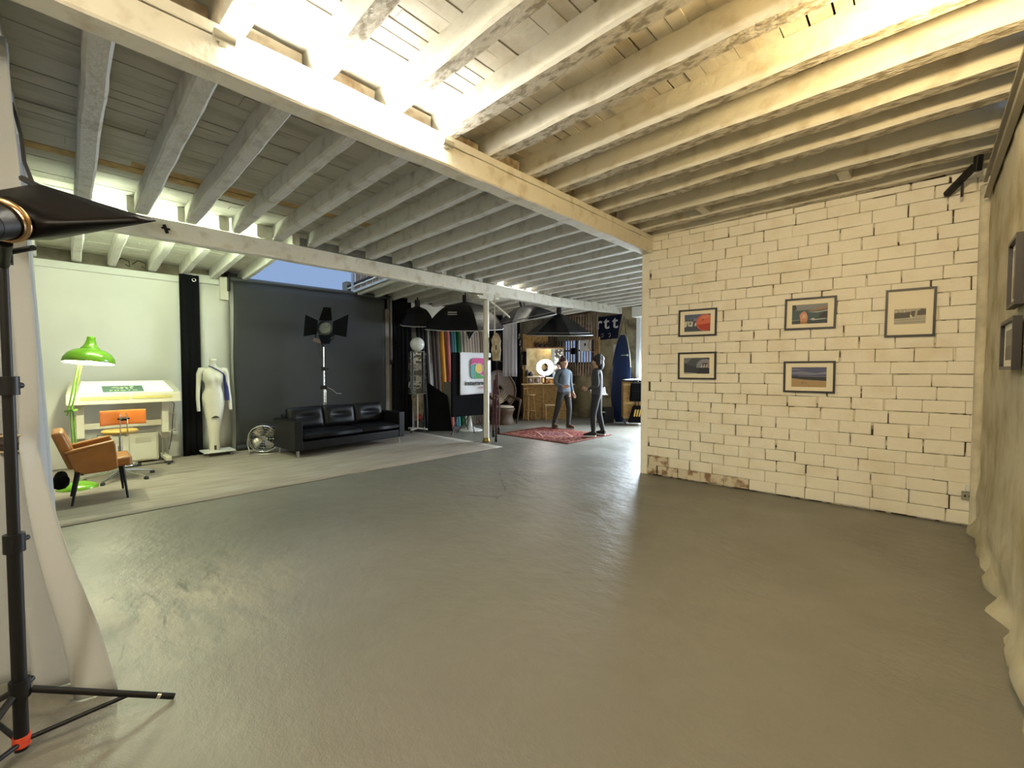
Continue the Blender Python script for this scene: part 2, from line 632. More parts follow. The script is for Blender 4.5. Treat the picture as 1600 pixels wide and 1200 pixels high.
# ------------------------------------------------------------------ ceiling
def rough_beam(mb, p0, p1, w, h, seg, jit, seed, ch=0.018, under=None):
    p0, p1 = Vector(p0), Vector(p1)
    d = (p1 - p0)
    dn = d.normalized()
    s = dn.cross(Vector((0, 0, 1))).normalized()
    up = s.cross(dn)
    rings = []
    sec = [(-w / 2 + ch, -h / 2), (w / 2 - ch, -h / 2), (w / 2, -h / 2 + ch), (w / 2, h / 2), (-w / 2, h / 2), (-w / 2, -h / 2 + ch)]
    for i in range(seg + 1):
        c = p0 + d * (i / seg)
        ox = jit * noise.noise((i * 0.35, seed * 7.1, 0))
        oz = jit * 0.7 * noise.noise((i * 0.35, seed * 3.3, 5))
        r = []
        for k, (x, z) in enumerate(sec):
            jx = jit * 0.45 * noise.noise((i * 0.9, k * 2.0, seed))
            jz = jit * 0.45 * noise.noise((i * 0.9, k * 2.0 + 9, seed)) if z < h / 2 - 0.001 else 0
            r.append(c + s * (x + ox + jx) + up * (z + (oz if z < h / 2 - 0.001 else 0) + jz))
        rings.append(r)
    n0 = len(mb.f)
    mb.loft(rings, smooth=False)
    if under is not None:
        c0 = mb.cur
        mb.use(under)
        for i in range(seg):
            for j in (0, 5):
                mb.mi[n0 + i * 6 + j] = mb.cur
        mb.cur = c0


def planks(name, x0, x1, z_at, y0, y1, wid, m, ochre=None, seed=1, skip=None, label=None, lens=None):
    q = MB()
    q.use(M_VOID)
    rr = random.Random(seed)
    rects = [(x0, x1, y0, y1)]
    if skip:
        sx0, sx1, sy0, sy1 = skip
        rects = [(x0, x1, y0, sy0), (x0, x1, sy1, y1), (sx1, x1, sy0, sy1)]
    for a0, a1, c0, c1 in rects:
        q.hexa([(a0, c0, z_at(a0) + 0.045), (a1, c0, z_at(a1) + 0.045), (a1, c1, z_at(a1) + 0.045), (a0, c1, z_at(a0) + 0.045),
                (a0, c0, z_at(a0) + 0.09), (a1, c0, z_at(a1) + 0.09), (a1, c1, z_at(a1) + 0.09), (a0, c1, z_at(a0) + 0.09)])
    x = x0
    while x < x1 - 0.02:
        w = min(wid * rr.uniform(0.8, 1.2), x1 - x)
        g = rr.choice((0.001, 0.0015, 0.003, 0.007))
        y = y0 - rr.uniform(0, 1.5)
        while y < y1:
            ln = rr.uniform(*(lens or (1.3, 2.6)))
            ya, yb = max(y, y0), min(y + ln, y1)
            y += ln
            if yb - ya < 0.02:
                continue
            segs = [(ya, yb)]
            if skip and x + w > skip[0] and x < skip[1]:
                segs = []
                if ya < skip[2]:
                    segs.append((ya, min(yb, skip[2])))
                if yb > skip[3]:
                    segs.append((max(ya, skip[3]), yb))
            for ya, yb in segs:
                q.use(M_OCHRE if (ochre and ochre(x, ya, rr)) else m)
                dz = rr.uniform(0, 0.009)
                tl = rr.uniform(-0.003, 0.003)
                lo = [(x + g, ya + 0.001, z_at(x) + dz), (x + w - g, ya + 0.001, z_at(x + w) + dz + tl),
                      (x + w - g, yb - 0.001, z_at(x + w) + dz), (x + g, yb - 0.001, z_at(x) + dz + tl)]
                q.hexa(lo + [(p[0], p[1], p[2] + 0.022) for p in lo])
        x += w
    return struct(q.obj(name, None), label)


JH = 0.185
ZJ = 3.37


def z2(x):  # underside of the joists in the middle bay and the left bay
    if x > -6.6:
        return 3.37 + (x + 2.9) * 0.07 / 3.7
    return 3.30 + (x + 6.6) * 0.15 / 2.75


planks('ceiling', -2.98, 0.6, lambda x: ZJ + JH - 0.005, YB, 5.95, 0.115, M_PLANK, seed=2, lens=(3.5, 7.5), label='white painted ceiling boards above the brick wall bay')
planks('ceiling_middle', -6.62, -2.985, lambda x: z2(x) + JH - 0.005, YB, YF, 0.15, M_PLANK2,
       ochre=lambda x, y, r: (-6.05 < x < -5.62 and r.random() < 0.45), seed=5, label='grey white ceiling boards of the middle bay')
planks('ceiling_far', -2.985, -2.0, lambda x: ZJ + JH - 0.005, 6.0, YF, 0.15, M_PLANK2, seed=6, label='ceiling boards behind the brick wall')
planks('ceiling_left', -9.6, -6.625, lambda x: z2(x) + JH - 0.005, YB, YF, 0.16, M_PLANK3, seed=8, skip=(-9.6, -6.95, 2.45, 4.52), label='ceiling boards of the left bay around the roof opening')

b1Y = [-2.1, -1.65, -1.2, -0.72, -0.25, 0.24, 0.70, 1.19, 1.72, 2.20, 2.70, 3.22, 3.66, 4.11, 4.52, 5.09, 5.50, 5.86]
b2Y = [-2.1, -1.62, -1.16, -0.70, -0.26, .2, .68, 1.16, 1.66, 2.15, 2.61, 3.06, 3.52, 3.98, 4.42, 4.86, 5.32, 5.78, 6.22, 6.68, 7.12, 7.56, 8.04, 8.5, 8.95, 9.4, 9.86, 10.3, 10.75, 11.2]
b3Y = [-2.1, -1.62, -1.16, -0.70, -0.26, .18, .61, 1.08, 1.52, 1.93, 2.38, 4.62, 5.05, 5.5, 5.95, 6.4, 6.85, 7.3, 7.75, 8.2, 8.65, 9.1, 9.55, 10.0, 10.45, 10.9]
LJ = 'white painted rough timber joist carrying the ceiling boards'
for i, y in enumerate(b1Y):
    q = MB()
    wd = random.uniform(0.125, 0.165)
    q.use(M_PAINT)
    rough_beam(q, (-2.985, y + random.uniform(-.01, .01), ZJ + JH / 2), (0.5, y + random.uniform(-.02, .02), ZJ + JH / 2), wd, JH, 26, 0.011, i + 1, under=M_HEWN)
    o = struct(q.obj('ceiling_joist', M_PAINT), LJ)
    o['group'] = 'joists of the right bay'
for i, y in enumerate(b2Y):
    q = MB()
    x1 = -2.985 if y < 5.8 else -2.2
    rough_beam(q, (-6.60, y + random.uniform(-.02, .02), z2(-6.6) + JH / 2), (x1, y + random.uniform(-.01, .01), z2(x1) + JH / 2), random.uniform(.105, .14), JH, 22, 0.011, 40 + i)
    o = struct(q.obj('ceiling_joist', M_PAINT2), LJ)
    o['group'] = 'joists of the middle bay'
for i, y in enumerate(b3Y):
    q = MB()
    rough_beam(q, (-9.42, y + random.uniform(-.02, .02), z2(-9.42) + JH / 2), (-6.61, y + random.uniform(-.02, .02), z2(-6.61) + JH / 2), random.uniform(.095, .12), JH, 14, 0.010, 90 + i)
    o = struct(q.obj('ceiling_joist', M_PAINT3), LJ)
    o['group'] = 'joists of the left bay'
# two trimmers between the last joists of the right bay
b = MB()
b.box((-1.95, 5.29, ZJ + 0.09), (0.09, 0.30, 0.16))
b.box((-0.62, 5.29, ZJ + 0.09), (0.09, 0.30, 0.16))
struct(b.obj('ceiling_trimmer', M_PAINT), 'short trimmers between the joists by the brick wall')

# main beam with a plank lying on it, beam of the left bay
b = MB()
rough_beam(b, (-2.90, YB, 3.215), (-2.895, 5.9, 3.225), 0.165, 0.165, 60, 0.012, 3, 0.012)
struct(b.obj('ceiling_beam', M_PAINT), 'heavy white beam running across the hall to the end of the brick wall')
b = MB()
rough_beam(b, (-2.895, YB, 3.338), (-2.89, 5.88, 3.342), 0.175, 0.062, 60, 0.010, 11, 0.006)
struct(b.obj('trim_3', M_PAINT), 'loose board lying along the top of the heavy beam')
b = MB()
rough_beam(b, (-6.60, YB, 3.165), (-6.60, 8.2, 3.155), 0.15, 0.225, 50, 0.014, 17, 0.012)
rough_beam(b, (-6.60, 8.2, 3.155), (-6.60, YF, 3.27), 0.15, 0.215, 18, 0.010, 19, 0.012)
struct(b.obj('ceiling_beam', M_PAINT), 'thinner white beam carried by the steel column')
# blocking between joists on the beams
b = MB()
for ys in (b1Y,):
    for y0, y1 in zip(ys, ys[1:]):
        if random.random() < 0.75:
            b.box((-2.93, (y0 + y1) / 2, ZJ + 0.07 + random.uniform(-.02, .02)), (0.05, (y1 - y0) - 0.16 - random.uniform(0, .12), 0.13), Euler((0, 0.1, random.uniform(-.05, .05))))
struct(b.obj('trim_4', mat('worn_filler', (0.50, 0.44, 0.34), 0.8, col2=(0.22, 0.15, 0.09), scale=6, lo=.45, hi=.65)), 'filler boards between the joist ends on the beam')

# roof opening: frame, boarded end face
b = MB()
M_BRWN = mat('brown_weathered_boards', (0.20, 0.135, 0.085), 0.8, var=0.3, scale=5)
for k in range(9):
    x = -9.02 + k * 0.26
    b.box((x, 4.56, z2(x) + 0.46), (0.235, 0.03, 0.8))
struct(b.obj('trim_5', M_BRWN), 'brown boards lining the end of the roof opening')
b = MB()
M_FRAME = mat('grey_white_frame', (0.42, 0.42, 0.41), 0.5, var=0.15, scale=8)
b.bar((-9.5, 4.50, 3.20), (-6.9, 4.50, 3.34), 0.05, 0.05)
b.bar((-6.92, 2.4, 3.62), (-6.92, 4.6, 3.62), 0.05, 0.62)
b.box((-9.22, 4.52, 3.55), (0.07, 0.05, 0.75))
for k in range(1, 9):
    x = -9.15 + k * 0.26
    b.box((x, 4.54, z2(x) + 0.46), (0.016, 0.012, 0.8))
struct(b.obj('window_1', M_FRAME), 'pale frame of the roof opening showing blue sky')
b = MB()
b.hexa([(-9.55, 2.4, 3.95), (-6.85, 2.4, 4.05), (-6.85, 4.6, 4.05), (-9.55, 4.6, 3.95), (-9.55, 2.4, 3.965), (-6.85, 2.4, 4.065), (-6.85, 4.6, 4.065), (-9.55, 4.6, 3.965)])
gm = bpy.data.materials.new('clear_roof_glass')
gm.use_nodes = True
gn = gm.node_tree
gn.nodes.remove(gn.nodes['Principled BSDF'])
tr = gn.nodes.new('ShaderNodeBsdfTransparent')
gl = gn.nodes.new('ShaderNodeBsdfGlossy')
gl.inputs['Roughness'].default_value = 0.05
mx = gn.nodes.new('ShaderNodeMixShader')
mx.inputs[0].default_value = 0.06
gn.links.new(tr.outputs[0], mx.inputs[1])
gn.links.new(gl.outputs[0], mx.inputs[2])
gn.links.new(mx.outputs[0], gn.nodes['Material Output'].inputs[0])
struct(b.obj('window_2', gm), 'clear pane over the roof opening')
# ------------------------------------------------------------------ fluorescent tubes
M_TUBE = mat('lit_fluorescent_tube', (1, 1, 1), 0.4, emit=(1.0, 0.97, 0.86), estr=140)
M_TUBE2 = mat('lit_greenish_tube', (1, 1, 1), 0.4, emit=(0.86, 1.0, 0.68), estr=190)
M_TUBE3 = mat('lit_white_tube', (1, 1, 1), 0.4, emit=(1.0, 0.97, 0.86), estr=50)
M_CAP = mat('tube_end_cap', (0.55, 0.53, 0.46), 0.4, metal=0.6)


def tube_light(p0, p1, m, out, label):
    p0, p1 = Vector(p0), Vector(p1)
    c = (p0 + p1) / 2
    t = thing('fluorescent_tube', c, 0, label, 'light')
    d = (p1 - p0).normalized()
    q = MB()
    q.cyl(p0 - c, p1 - c, 0.022, n=14)
    q.obj('glass_tube', m, t)
    for s, e in ((-1, p0), (1, p1)):
        q = MB()
        q.cyl(e - c, e - c + d * s * 0.10, 0.026, n=14)
        q.bar(e - c + d * s * 0.05, e - c + d * s * 0.05 + Vector(out), 0.04, 0.05)
        q.obj('end_holder', M_CAP, t, bevel=0.004)
    return t


tube_light((-2.765, 0.70, 3.285), (-2.765, 2.10, 3.285), M_TUBE, (-0.05, 0, 0), 'glaring fluorescent tube fixed along the side of the heavy white beam')
tube_light((-6.98, 0.10, 3.165), (-6.98, 1.80, 3.165), M_TUBE2, (0.0, 0, 0.10), 'fluorescent tube behind the thin beam, above the desk and mannequin')
tube_light((-6.735, 6.55, 3.235), (-6.735, 7.75, 3.235), M_TUBE3, (0.06, 0, 0), 'fluorescent tube behind the thin beam, beyond the white column')

# ------------------------------------------------------------------ column
col = thing('support_column', (-6.60, 6.11, 0), 0, 'slim white steel column carrying the thinner beam', 'column')
q = MB()
q.cyl((0, 0, 0.07), (0, 0, 2.93), 0.058, n=24)
q.obj('pole', mat('cream_white_steel', (0.66, 0.63, 0.55), 0.4, var=0.06, scale=3), col)
q = MB()
q.lathe([(0.0, 0), (0.075, 0), (0.08, 0.02), (0.066, 0.05), (0.066, 0.09), (0.0, 0.09)], 24)
q.obj('foot_collar', mat('brass_tape', (0.30, 0.20, 0.07), 0.35, 0.8), col)
q = MB()
q.box((0, 0.02, 3.03), (0.17, 0.36, 0.035))
q.box((0, 0.0, 2.995), (0.16, 0.62, 0.03))
q.box((0, -0.06, 2.963), (0.15, 0.40, 0.03))
q.box((0, 0.02, 2.94), (0.18, 0.18, 0.015))
q.obj('packing_plates', M_PAINT, col, bevel=0.004)

# ------------------------------------------------------------------ grey backdrop on its roller
M_GREY = mat('charcoal_backdrop_paper', (0.024, 0.025, 0.0255), 0.75, var=0.10, scale=1.3, bump=0.1, bscale=6)
bd = thing('paper_backdrop', (-9.16, 3.72, 0), PI / 2, 'large charcoal grey paper backdrop hanging from a roller behind the sofa', 'backdrop')
q = MB()
q.grid(lambda u, v: (-1.53 + 3.06 * u + (0.012 * math.sin(v * 9) if u < .02 else 0), 0.012 * math.sin(u * 11 + v * 3) * (1 - v * .6) - 0.02, 0.06 + v * 3.07), 40, 24)
q.obj('paper_sheet', M_GREY, bd, solid=0.003)
q = MB()
q.cyl((-1.56, 0.0, 3.155), (1.58, 0.0, 3.195), 0.045, n=20)
q.obj('roller', mat('dark_roller', (0.045, 0.046, 0.048), 0.5), bd)
q = MB()
q.cyl((-1.52, -0.03, 0.06), (1.5, -0.03, 0.06), 0.055, n=20)
q.obj('bottom_roll', M_GREY, bd)
for x in (-1.585, 1.585):
    q = MB()
    q.box((x, 0.05, 3.10), (0.03, 0.2, 0.34))
    q.obj('wall_bracket', M_BLACK, bd, bevel=0.004)
q = MB()
q.box((0, 0, 0), (0.13, 0.09, 0.42))
q.box((0.06, 0.0, 0.10), (0.03, 0.11, 0.05))
o = q.obj('wall_box', mat('cream_box', (0.60, 0.58, 0.50), 0.5, var=0.05), None, bevel=0.006)
o.location = (-9.25, 2.08, 2.98)
o.rotation_euler = (0, 0, PI / 2)
tag(o, 'small cream box fixed on the wall at the left end of the backdrop roller', 'box')

# pole and tube at the right end of the backdrop
q = MB()
q.box((0, 0, 1.61), (0.10, 0.07, 3.22))
for z in (2.72, 2.92):
    q.box((0, -0.045, z), (0.12, 0.03, 0.035))
o = q.obj('wooden_post', mat('grey_brown_post', (0.24, 0.22, 0.185), 0.6, var=0.1), None, bevel=0.004)
o.location = (-9.285, 5.37, 0)
o.rotation_euler = (0, 0, PI / 2)
tag(o, 'grey wooden post standing at the right edge of the grey backdrop', 'post')
ct = thing('chain_tube', (-9.14, 5.42, 0), PI / 2, 'thin dark hanging tube beside the grey post', 'tube')
q = MB()
q.cyl((0, 0, 1.72), (0, 0, 3.2), 0.018, n=10)
q.obj('tube', mat('grey_tube', (0.16, 0.155, 0.15), 0.4), ct)
q = MB()
q.lathe([(0, 1.62), (0.03, 1.64), (0.035, 1.70), (0.02, 1.74)], 14)
q.obj('end_knob', M_BLACK, ct)


# ------------------------------------------------------------------ curtains
def curtain(name, p0, p1, z0, z1, folds, amp, m, label, cat='curtain', nx=120, nz=14, flare=0.0, seed=0, solid=0.003, edge=None):
    p0, p1 = Vector(p0), Vector(p1)
    d = p1 - p0
    n = Vector((-d.y, d.x)).normalized()
    q = MB()

    def fn(u, v):
        a = amp * (0.6 + 0.5 * noise.noise((u * 5, seed, 0))) * math.sin(2 * PI * folds * u + 1.3 * noise.noise((u * 4, v * 1.2, seed)))
        a *= (1 - 0.35 * v)
        uu = u + (edge(v) if edge else 0) * u
        return (p0.x + d.x * uu + n.x * (a + flare * (1 - v)), p0.y + d.y * uu + n.y * (a + flare * (1 - v)), z0 + (z1 - z0) * v)
    q.grid(fn, nx, nz)
    o = q.obj(name, m, None, solid=solid)
    return tag(o, label, cat)


bc = curtain('blackout_curtain', (-9.2, 1.42), (-9.2, 1.70), 0.0, 3.14, 3, 0.03, M_BLACKCLOTH, 'narrow black curtain hanging beside the mannequin, one silver eyelet at its top', nx=40)
q = MB()
q.torus((-9.155, 1.62, 3.05), 0.026, 0.007, rotm('Y', PI / 2), 18, 6)
e = q.obj('eyelet', M_CHROME, bc)
e['label'] = 'silver eyelet'
curtain('blackout_curtain', (-9.22, 5.46), (-9.22, 6.02), 0.0, 3.22, 5, 0.035, M_BLACKCLOTH, 'wide black curtain behind the postcard rack', nx=70)
q = MB()
q.cyl((0, -0.1, 0), (0, 0.75, 0), 0.012, n=8)
o = q.obj('curtain_rod', M_BLACK)
o.location = (-9.22, 5.40, 3.235)
tag(o, 'thin black rod from which the curtain behind the postcard rack hangs', 'rod')
q = MB()
q.grid(lambda u, v: (0, u * 0.46, 0.05 + v * 2.98), 4, 8)
o = q.obj('trim_6', M_LWALL, None, solid=0.02)
o.location = (-9.30, 1.70, 0)
struct(o, 'pale panel on the wall directly behind the mannequin')

# ------------------------------------------------------------------ light table with drafting stand
M_CREAM = mat('cream_lacquer', (0.60, 0.57, 0.45), 0.45, var=0.05, scale=4)
dk = thing('drafting_table', (-8.87, 0.67, 0), PI / 2, 'cream drafting table with a sloped brightly lit top on column legs', 'table')
q = MB()
y0, y1 = -0.32, 0.35
q.hexa([(-.64, y0, 1.0), (.64, y0, 1.0), (.62, y1, 1.16), (-.62, y1, 1.16), (-.64, y0, 1.15), (.64, y0, 1.15), (.60, y1, 1.335), (-.60, y1, 1.335)])
q.obj('tabletop', M_CREAM, dk, bevel=0.012)
q = MB()
sl = (1.335 - 1.15) / (y1 - y0)
P = lambda x, y, o=0.004: (x, y, 1.15 + (y - y0) * sl + o)
q.poly([P(-.52, y0 + .05), P(.55, y0 + .05), P(.50, y1 - .06), P(-.47, y1 - .06)])
gp = q.obj('glass_pane', mat('lamplit_glass_pane', (0.80, 0.84, 0.76), 0.25, emit=(0.92, 1.0, 0.82), estr=0.45), dk, solid=0.006)  # emission stands in for the floor lamp's light on the pane
gp['label'] = 'opal glass pane, lamplight on it added as a glow'
SLOPE = Matrix.Translation(P(-0.03, y0 + 0.205, 0.009)) @ rotm('X', math.atan(sl))
q = MB()
q.M = SLOPE
q.box((0, 0, 0), (0.46, 0.30, 0.003))
cardm = mat('green_grey_card', (0.13, 0.24, 0.18), 0.6)
card = q.obj('printed_card', cardm, dk)
card['label'] = 'green grey card with pale letters'
M_PALE = mat('pale_lettering', (0.62, 0.72, 0.48), 0.6)
text_mesh('lettering', 'en?', 0.20, SLOPE @ Matrix.Translation((0, 0.05, 0.003)), M_PALE, card, 0.001, bold=0.006)
text_mesh('lettering', 'P H O T O', 0.068, SLOPE @ Matrix.Translation((0, -0.09, 0.003)), M_PALE, card, 0.001, bold=0.002)
M_STRIP = mat('yellow_slatted_strip', (0.62, 0.54, 0.20), 0.5)
for x0, x1 in ((-0.50, 0.02), (0.05, 0.53)):
    q = MB()
    q.box(((x0 + x1) / 2, y0 - 0.004, 1.09), (x1 - x0, 0.006, 0.045))
    n = 26
    for k in range(n):
        q.box((x0 + (x1 - x0) * (k + .5) / n, y0 - 0.009, 1.09), ((x1 - x0) / n * .5, 0.008, 0.038))
    q.obj('ribbed_strip', M_STRIP, dk)
for x in (-0.50, 0.47):
    q = MB()
    q.box((x, 0.0, 0.77), (0.085, 0.12, 0.54))
    q.obj('leg_housing', M_CREAM, dk, bevel=0.006)
    q = MB()
    q.cyl((x - .03, 0.02, 0.10), (x - .03, 0.02, 0.55), 0.014, n=10)
    q.cyl((x + .03, 0.02, 0.10), (x + .03, 0.02, 0.55), 0.014, n=10)
    q.box((x, 0.02, 0.46), (0.10, 0.06, 0.10))
    q.obj('leg', M_STEEL, dk)
    q = MB()
    q.box((x, 0, 0.10), (0.075, 0.60, 0.06))
    q.obj('foot', M_CREAM, dk, bevel=0.008)
    for y in (-.27, .27):
        q = MB()
        q.cyl((x - .015, y, 0.035), (x + .015, y, 0.035), 0.035, n=16)
        q.box((x, y, 0.06), (0.03, 0.03, 0.04))
        q.obj('caster', M_RUBBER, dk)
q = MB()
q.box((-0.015, 0.04, 0.66), (0.90, 0.03, 0.085))
q.obj('cross_bar', M_CREAM, dk, bevel=0.004)
for z in (0.52, 0.80):
    q = MB()
    q.cyl((0.51, -0.02, z), (0.60, -0.03, z), 0.008, n=8)
    q.ell((0.60, -0.03, z), 0.016, 8, 6)
    q.obj('clamp_handle', M_CHROME, dk)
q = MB()
q.tube([(0.53, 0.0, 1.02), (0.60, 0.02, 0.95), (0.575, 0.03, 0.7), (0.56, 0.03, 0.45), (0.52, 0.04, 0.2)], 0.006, 6)
q.obj('cable', M_RUBBER, dk)

# white vented cabinet under the table
cb = thing('vented_cabinet', (-9.12, 0.715, 0), PI / 2, 'low white cabinet with vented doors under the drafting table', 'cabinet')
q = MB()
q.box((0, 0.06, 0.265), (0.72, 0.26, 0.45))
q.obj('body', M_CREAM, cb, bevel=0.006)
for x, w in ((-0.175, 0.33), (0.17, 0.33)):
    q = MB()
    q.box((x, -0.078, 0.265), (w, 0.018, 0.40))
    for k in range(7):
        q.box((x, -0.090, 0.34 + k * 0.014), (w * .6, 0.006, 0.006))
    q.obj('door', mat('white_lacquer', (0.66, 0.64, 0.55), 0.5), cb, bevel=0.003)
for x in (-.32, .32):
    q = MB()
    q.box((x, 0.06, 0.02), (0.04, 0.2, 0.04))
    q.obj('foot', M_RUBBER, cb)
q = MB()
q.cyl((0, 0, 0.012), (0.40, 0.0, 0.02), 0.012, n=8)
q.box((-0.1, 0, 0.03), (0.22, 0.06, 0.06))
o = q.obj('power_strip', M_RUBBER, None, bevel=0.004)
o.location = (-8.78, 0.82, 0)
o.rotation_euler = (0, 0, PI / 2)
tag(o, 'black power strip on the floor under the drafting table', 'power strip')

# swivel chair with orange backrest
sc = thing('swivel_chair', (-7.93, 0.535, 0), math.radians(94), 'old swivel work chair with orange backrest and round wooden seat', 'chair')
q = MB()
q.lathe([(0, .625), (.14, .63), (.185, .645), (.195, .665), (.18, .685), (.10, .675), (0, .672)], 30)
q.obj('seat', mat('yellow_plywood_seat', (0.52, 0.33, 0.08), 0.42, var=0.12, scale=5), sc)
q = MB()
q.grid(lambda u, v: ((u - .5) * .46, -0.27 + 0.05 * (2 * u - 1) ** 2 * -1 + 0.03, .775 + v * .195), 16, 6)
bk = q.obj('backrest', mat('orange_plywood', (0.72, 0.20, 0.035), 0.45, var=0.06), sc, solid=0.016, bevel=0.006)
q = MB()
for s in (-1, 1):
    q.tube([(s * .035, -.10, .60), (s * .035, -.25, .62), (s * .035, -.285, .68), (s * .035, -.285, .90), (s * .02, -.275, .925)], .007, 8)
q.box((0, -.285, .865), (0.075, .03, .03))
q.obj('back_bracket', M_CHROME, sc)
q = MB()
q.cyl((-.06, -.285, .855), (.06, -.285, .855), .012, n=10)
q.box((0, -.29, .845), (.05, .03, .03))
q.obj('knob', M_BLACK, sc)
q = MB()
q.cyl((0, 0, .12), (0, 0, .46), .026, n=16)
q.cyl((0, 0, .46), (0, 0, .63), .015, n=12)
q.box((0, 0, .615), (.16, .16, .02))
q.obj('post', M_STEEL, sc)
q = MB()
q.torus((0, 0, .20), .17, .009, None, 32, 8)
for k in range(5):
    a = 2 * PI * k / 5
    q.tube([(0.02 * math.cos(a), .02 * math.sin(a), .20), (.17 * math.cos(a), .17 * math.sin(a), .20)], .006, 6)
q.obj('foot_ring', M_CHROME, sc)
for k in range(5):
    a = 2 * PI * k / 5 + .3
    q = MB()
    q.tube([(0, 0, .13), (.19 * math.cos(a), .19 * math.sin(a), .095), (.37 * math.cos(a), .37 * math.sin(a), .055)], [.022, .018, .014], 8)
    lg = q.obj('leg', M_CHROME, sc)
    q = MB()
    c = Vector((.37 * math.cos(a), .37 * math.sin(a), .026))
    tv = Vector((-math.sin(a), math.cos(a), 0)) * .014
    q.cyl(c - tv, c + tv, .026, n=14)
    q.obj('caster', M_RUBBER, lg)

# green floor lamp
M_GREEN = mat('apple_green_enamel', (0.16, 0.38, 0.022), 0.25, coat=0.3)
lp = thing('floor_lamp', (-7.69, 0.11, 0), 0, 'apple green floor lamp with a wide dome shade, switched on', 'lamp')
q = MB()
q.lathe([(0, 0), (.19, 0), (.195, .02), (.17, .055), (.10, .085), (0.03, .10), (0, .10)], 36)
q.obj('base', M_GREEN, lp)
RT = Vector((0.722, 0.692, 0))  # arm plane
q = MB()
for s in (-.022, .022):
    q.cyl((s * -.69, s * .72, .08), tuple(RT * -.045 + Vector((s * -.69 * .8, s * .72 * .8, 1.0))), .009, n=8)
q.obj('lower_arm', M_GREEN, lp)
q = MB()
for s in (-.022, .022):
    q.cyl(tuple(RT * -.085 + Vector((s * -.69, s * .72, .93))), tuple(RT * .085 + Vector((s * -.69, s * .72, 1.60))), .008, n=8)
q.bar(RT * -.11 + Vector((0, 0, .98)), RT * .0 + Vector((0, 0, 1.0)), .06, .02)
q.obj('upper_arm', M_GREEN, lp)
shc = RT * .19 + Vector((0, 0, 1.585))
tilt = Matrix.Translation(shc) @ Matrix.Rotation(math.radians(-7), 4, RT)
q = MB()
q.lathe([(.240, 0), (.246, .012), (.238, .06), (.205, .115), (.155, .155), (.088, .178), (.092, .186), (.078, .196), (.056, .24), (.042, .29), (.040, .325), (.036, .332), (0, .332)], 44, tilt)
sh = q.obj('lamp_shade', M_GREEN, lp)
q = MB()
q.lathe([(.239, 0.001), (.230, .055), (.197, .108), (.148, .148), (.08, .168), (0, .170)], 44, tilt)
il = q.obj('shade_lining', mat('white_shade_lining', (0.85, 0.85, 0.78), 0.5), sh)
il['label'] = 'white inside of the shade'
q = MB()
q.M = tilt
q.ell((0, 0, .055), (.038, .038, .05), 16, 10)
bl = q.obj('bulb', mat('lit_bulb', (1, 1, 1), .3, emit=(1.0, 1.0, .66), estr=1150), lp)
q = MB()
q.M = tilt
q.cyl((0, 0, .10), (0, 0, .16), .022, n=12)
q.obj('bulb_socket', M_BLACK, lp)
q = MB()
q.M = tilt
q.tube([(-.05, 0, .20), (-.12, 0, .205)], .006, 6)
q.obj('switch_lever', M_BLACK, lp)

# caramel armchair
ac = thing('armchair', (-6.98, .27, 0), 0, 'caramel leather armchair with sloping arms and thin black legs', 'armchair')
for s, nm in ((1, 'arm'), (-1, 'arm')):
    q = MB()
    x = .27 * s
    prof = [(-.31, .80), (-.36, .76), (-.20, .40), (-.13, .345), (.08, .35), (.16, .37), (.14, .66), (.10, .672), (-.26, .585)]
    q.prism([(x - .03 * 1, y, z) for y, z in prof[2:]], (.06, 0, 0))
    q.obj(nm, M_CARAMEL, ac, bevel=.014, seg=3)
    q = MB()
    q.bar((x, -.27, .598), (x, .13, .684), .088, .03)
    q.obj('armrest', M_CARAMEL, ac, bevel=.012, seg=3)
q = MB()
q.hexa([(-.25, -.24, .40), (.25, -.24, .40), (.25, -.14, .42), (-.25, -.14, .42), (-.30, -.37, .815), (.30, -.37, .815), (.29, -.275, .835), (-.29, -.275, .835)])
q.obj('backrest', M_CARAMEL, ac, bevel=.03, seg=4)
q = MB()
q.hexa([(-.24, -.20, .36), (.24, -.20, .36), (.26, .285, .385), (-.26, .285, .385), (-.24, -.20, .43), (.24, -.20, .43), (.26, .285, .50), (-.26, .285, .50)])
q.obj('seat', M_CARAMEL, ac, bevel=.035, seg=4)
for sx in (-1, 1):
    for a, b_ in (((.20 * sx, .20, .38), (.285 * sx, .235, 0)), ((.20 * sx, -.16, .38), (.275 * sx, -.225, 0))):
        q = MB()
        q.tube([a, b_], [.017, .011], 10)
        q.obj('leg', M_BLACK, ac)
q = MB()
q.tube([(-.12, -.33, .30), (.10, -.335, .25), (.2, -.30, .3)], [.05, .075, .04], 10)
o = q.obj('black_cloth_bundle', M_BLACKCLOTH)
o.location = (-6.98, .30, 0)
tag(o, 'black cloth bundle hanging under the back of the caramel armchair', 'bundle')

# ------------------------------------------------------------------ mannequin on a dolly
M_MANN = mat('ivory_mannequin', (0.66, 0.63, 0.53), 0.38, var=0.03, scale=3)
dl = thing('wheeled_board', (-8.97, 1.87, 0), PI / 2, 'small white wheeled board under the mannequin', 'dolly')
q = MB()
q.box((0, 0, .085), (.46, .40, .02))
q.obj('board', M_WHITE, dl, bevel=.004)
for x in (-.17, .17):
    for y in (-.14, .14):
        q = MB()
        q.cyl((x - .013, y, .033), (x + .013, y, .033), .033, n=16)
        q.box((x, y, .06), (.03, .03, .03))
        q.obj('caster', mat('grey_caster', (.16, .16, .15), .5), dl)
mq = thing('mannequin', (-8.97, 1.83, .095), PI / 2, 'ivory headless dress mannequin with arms and a blue strap', 'mannequin')


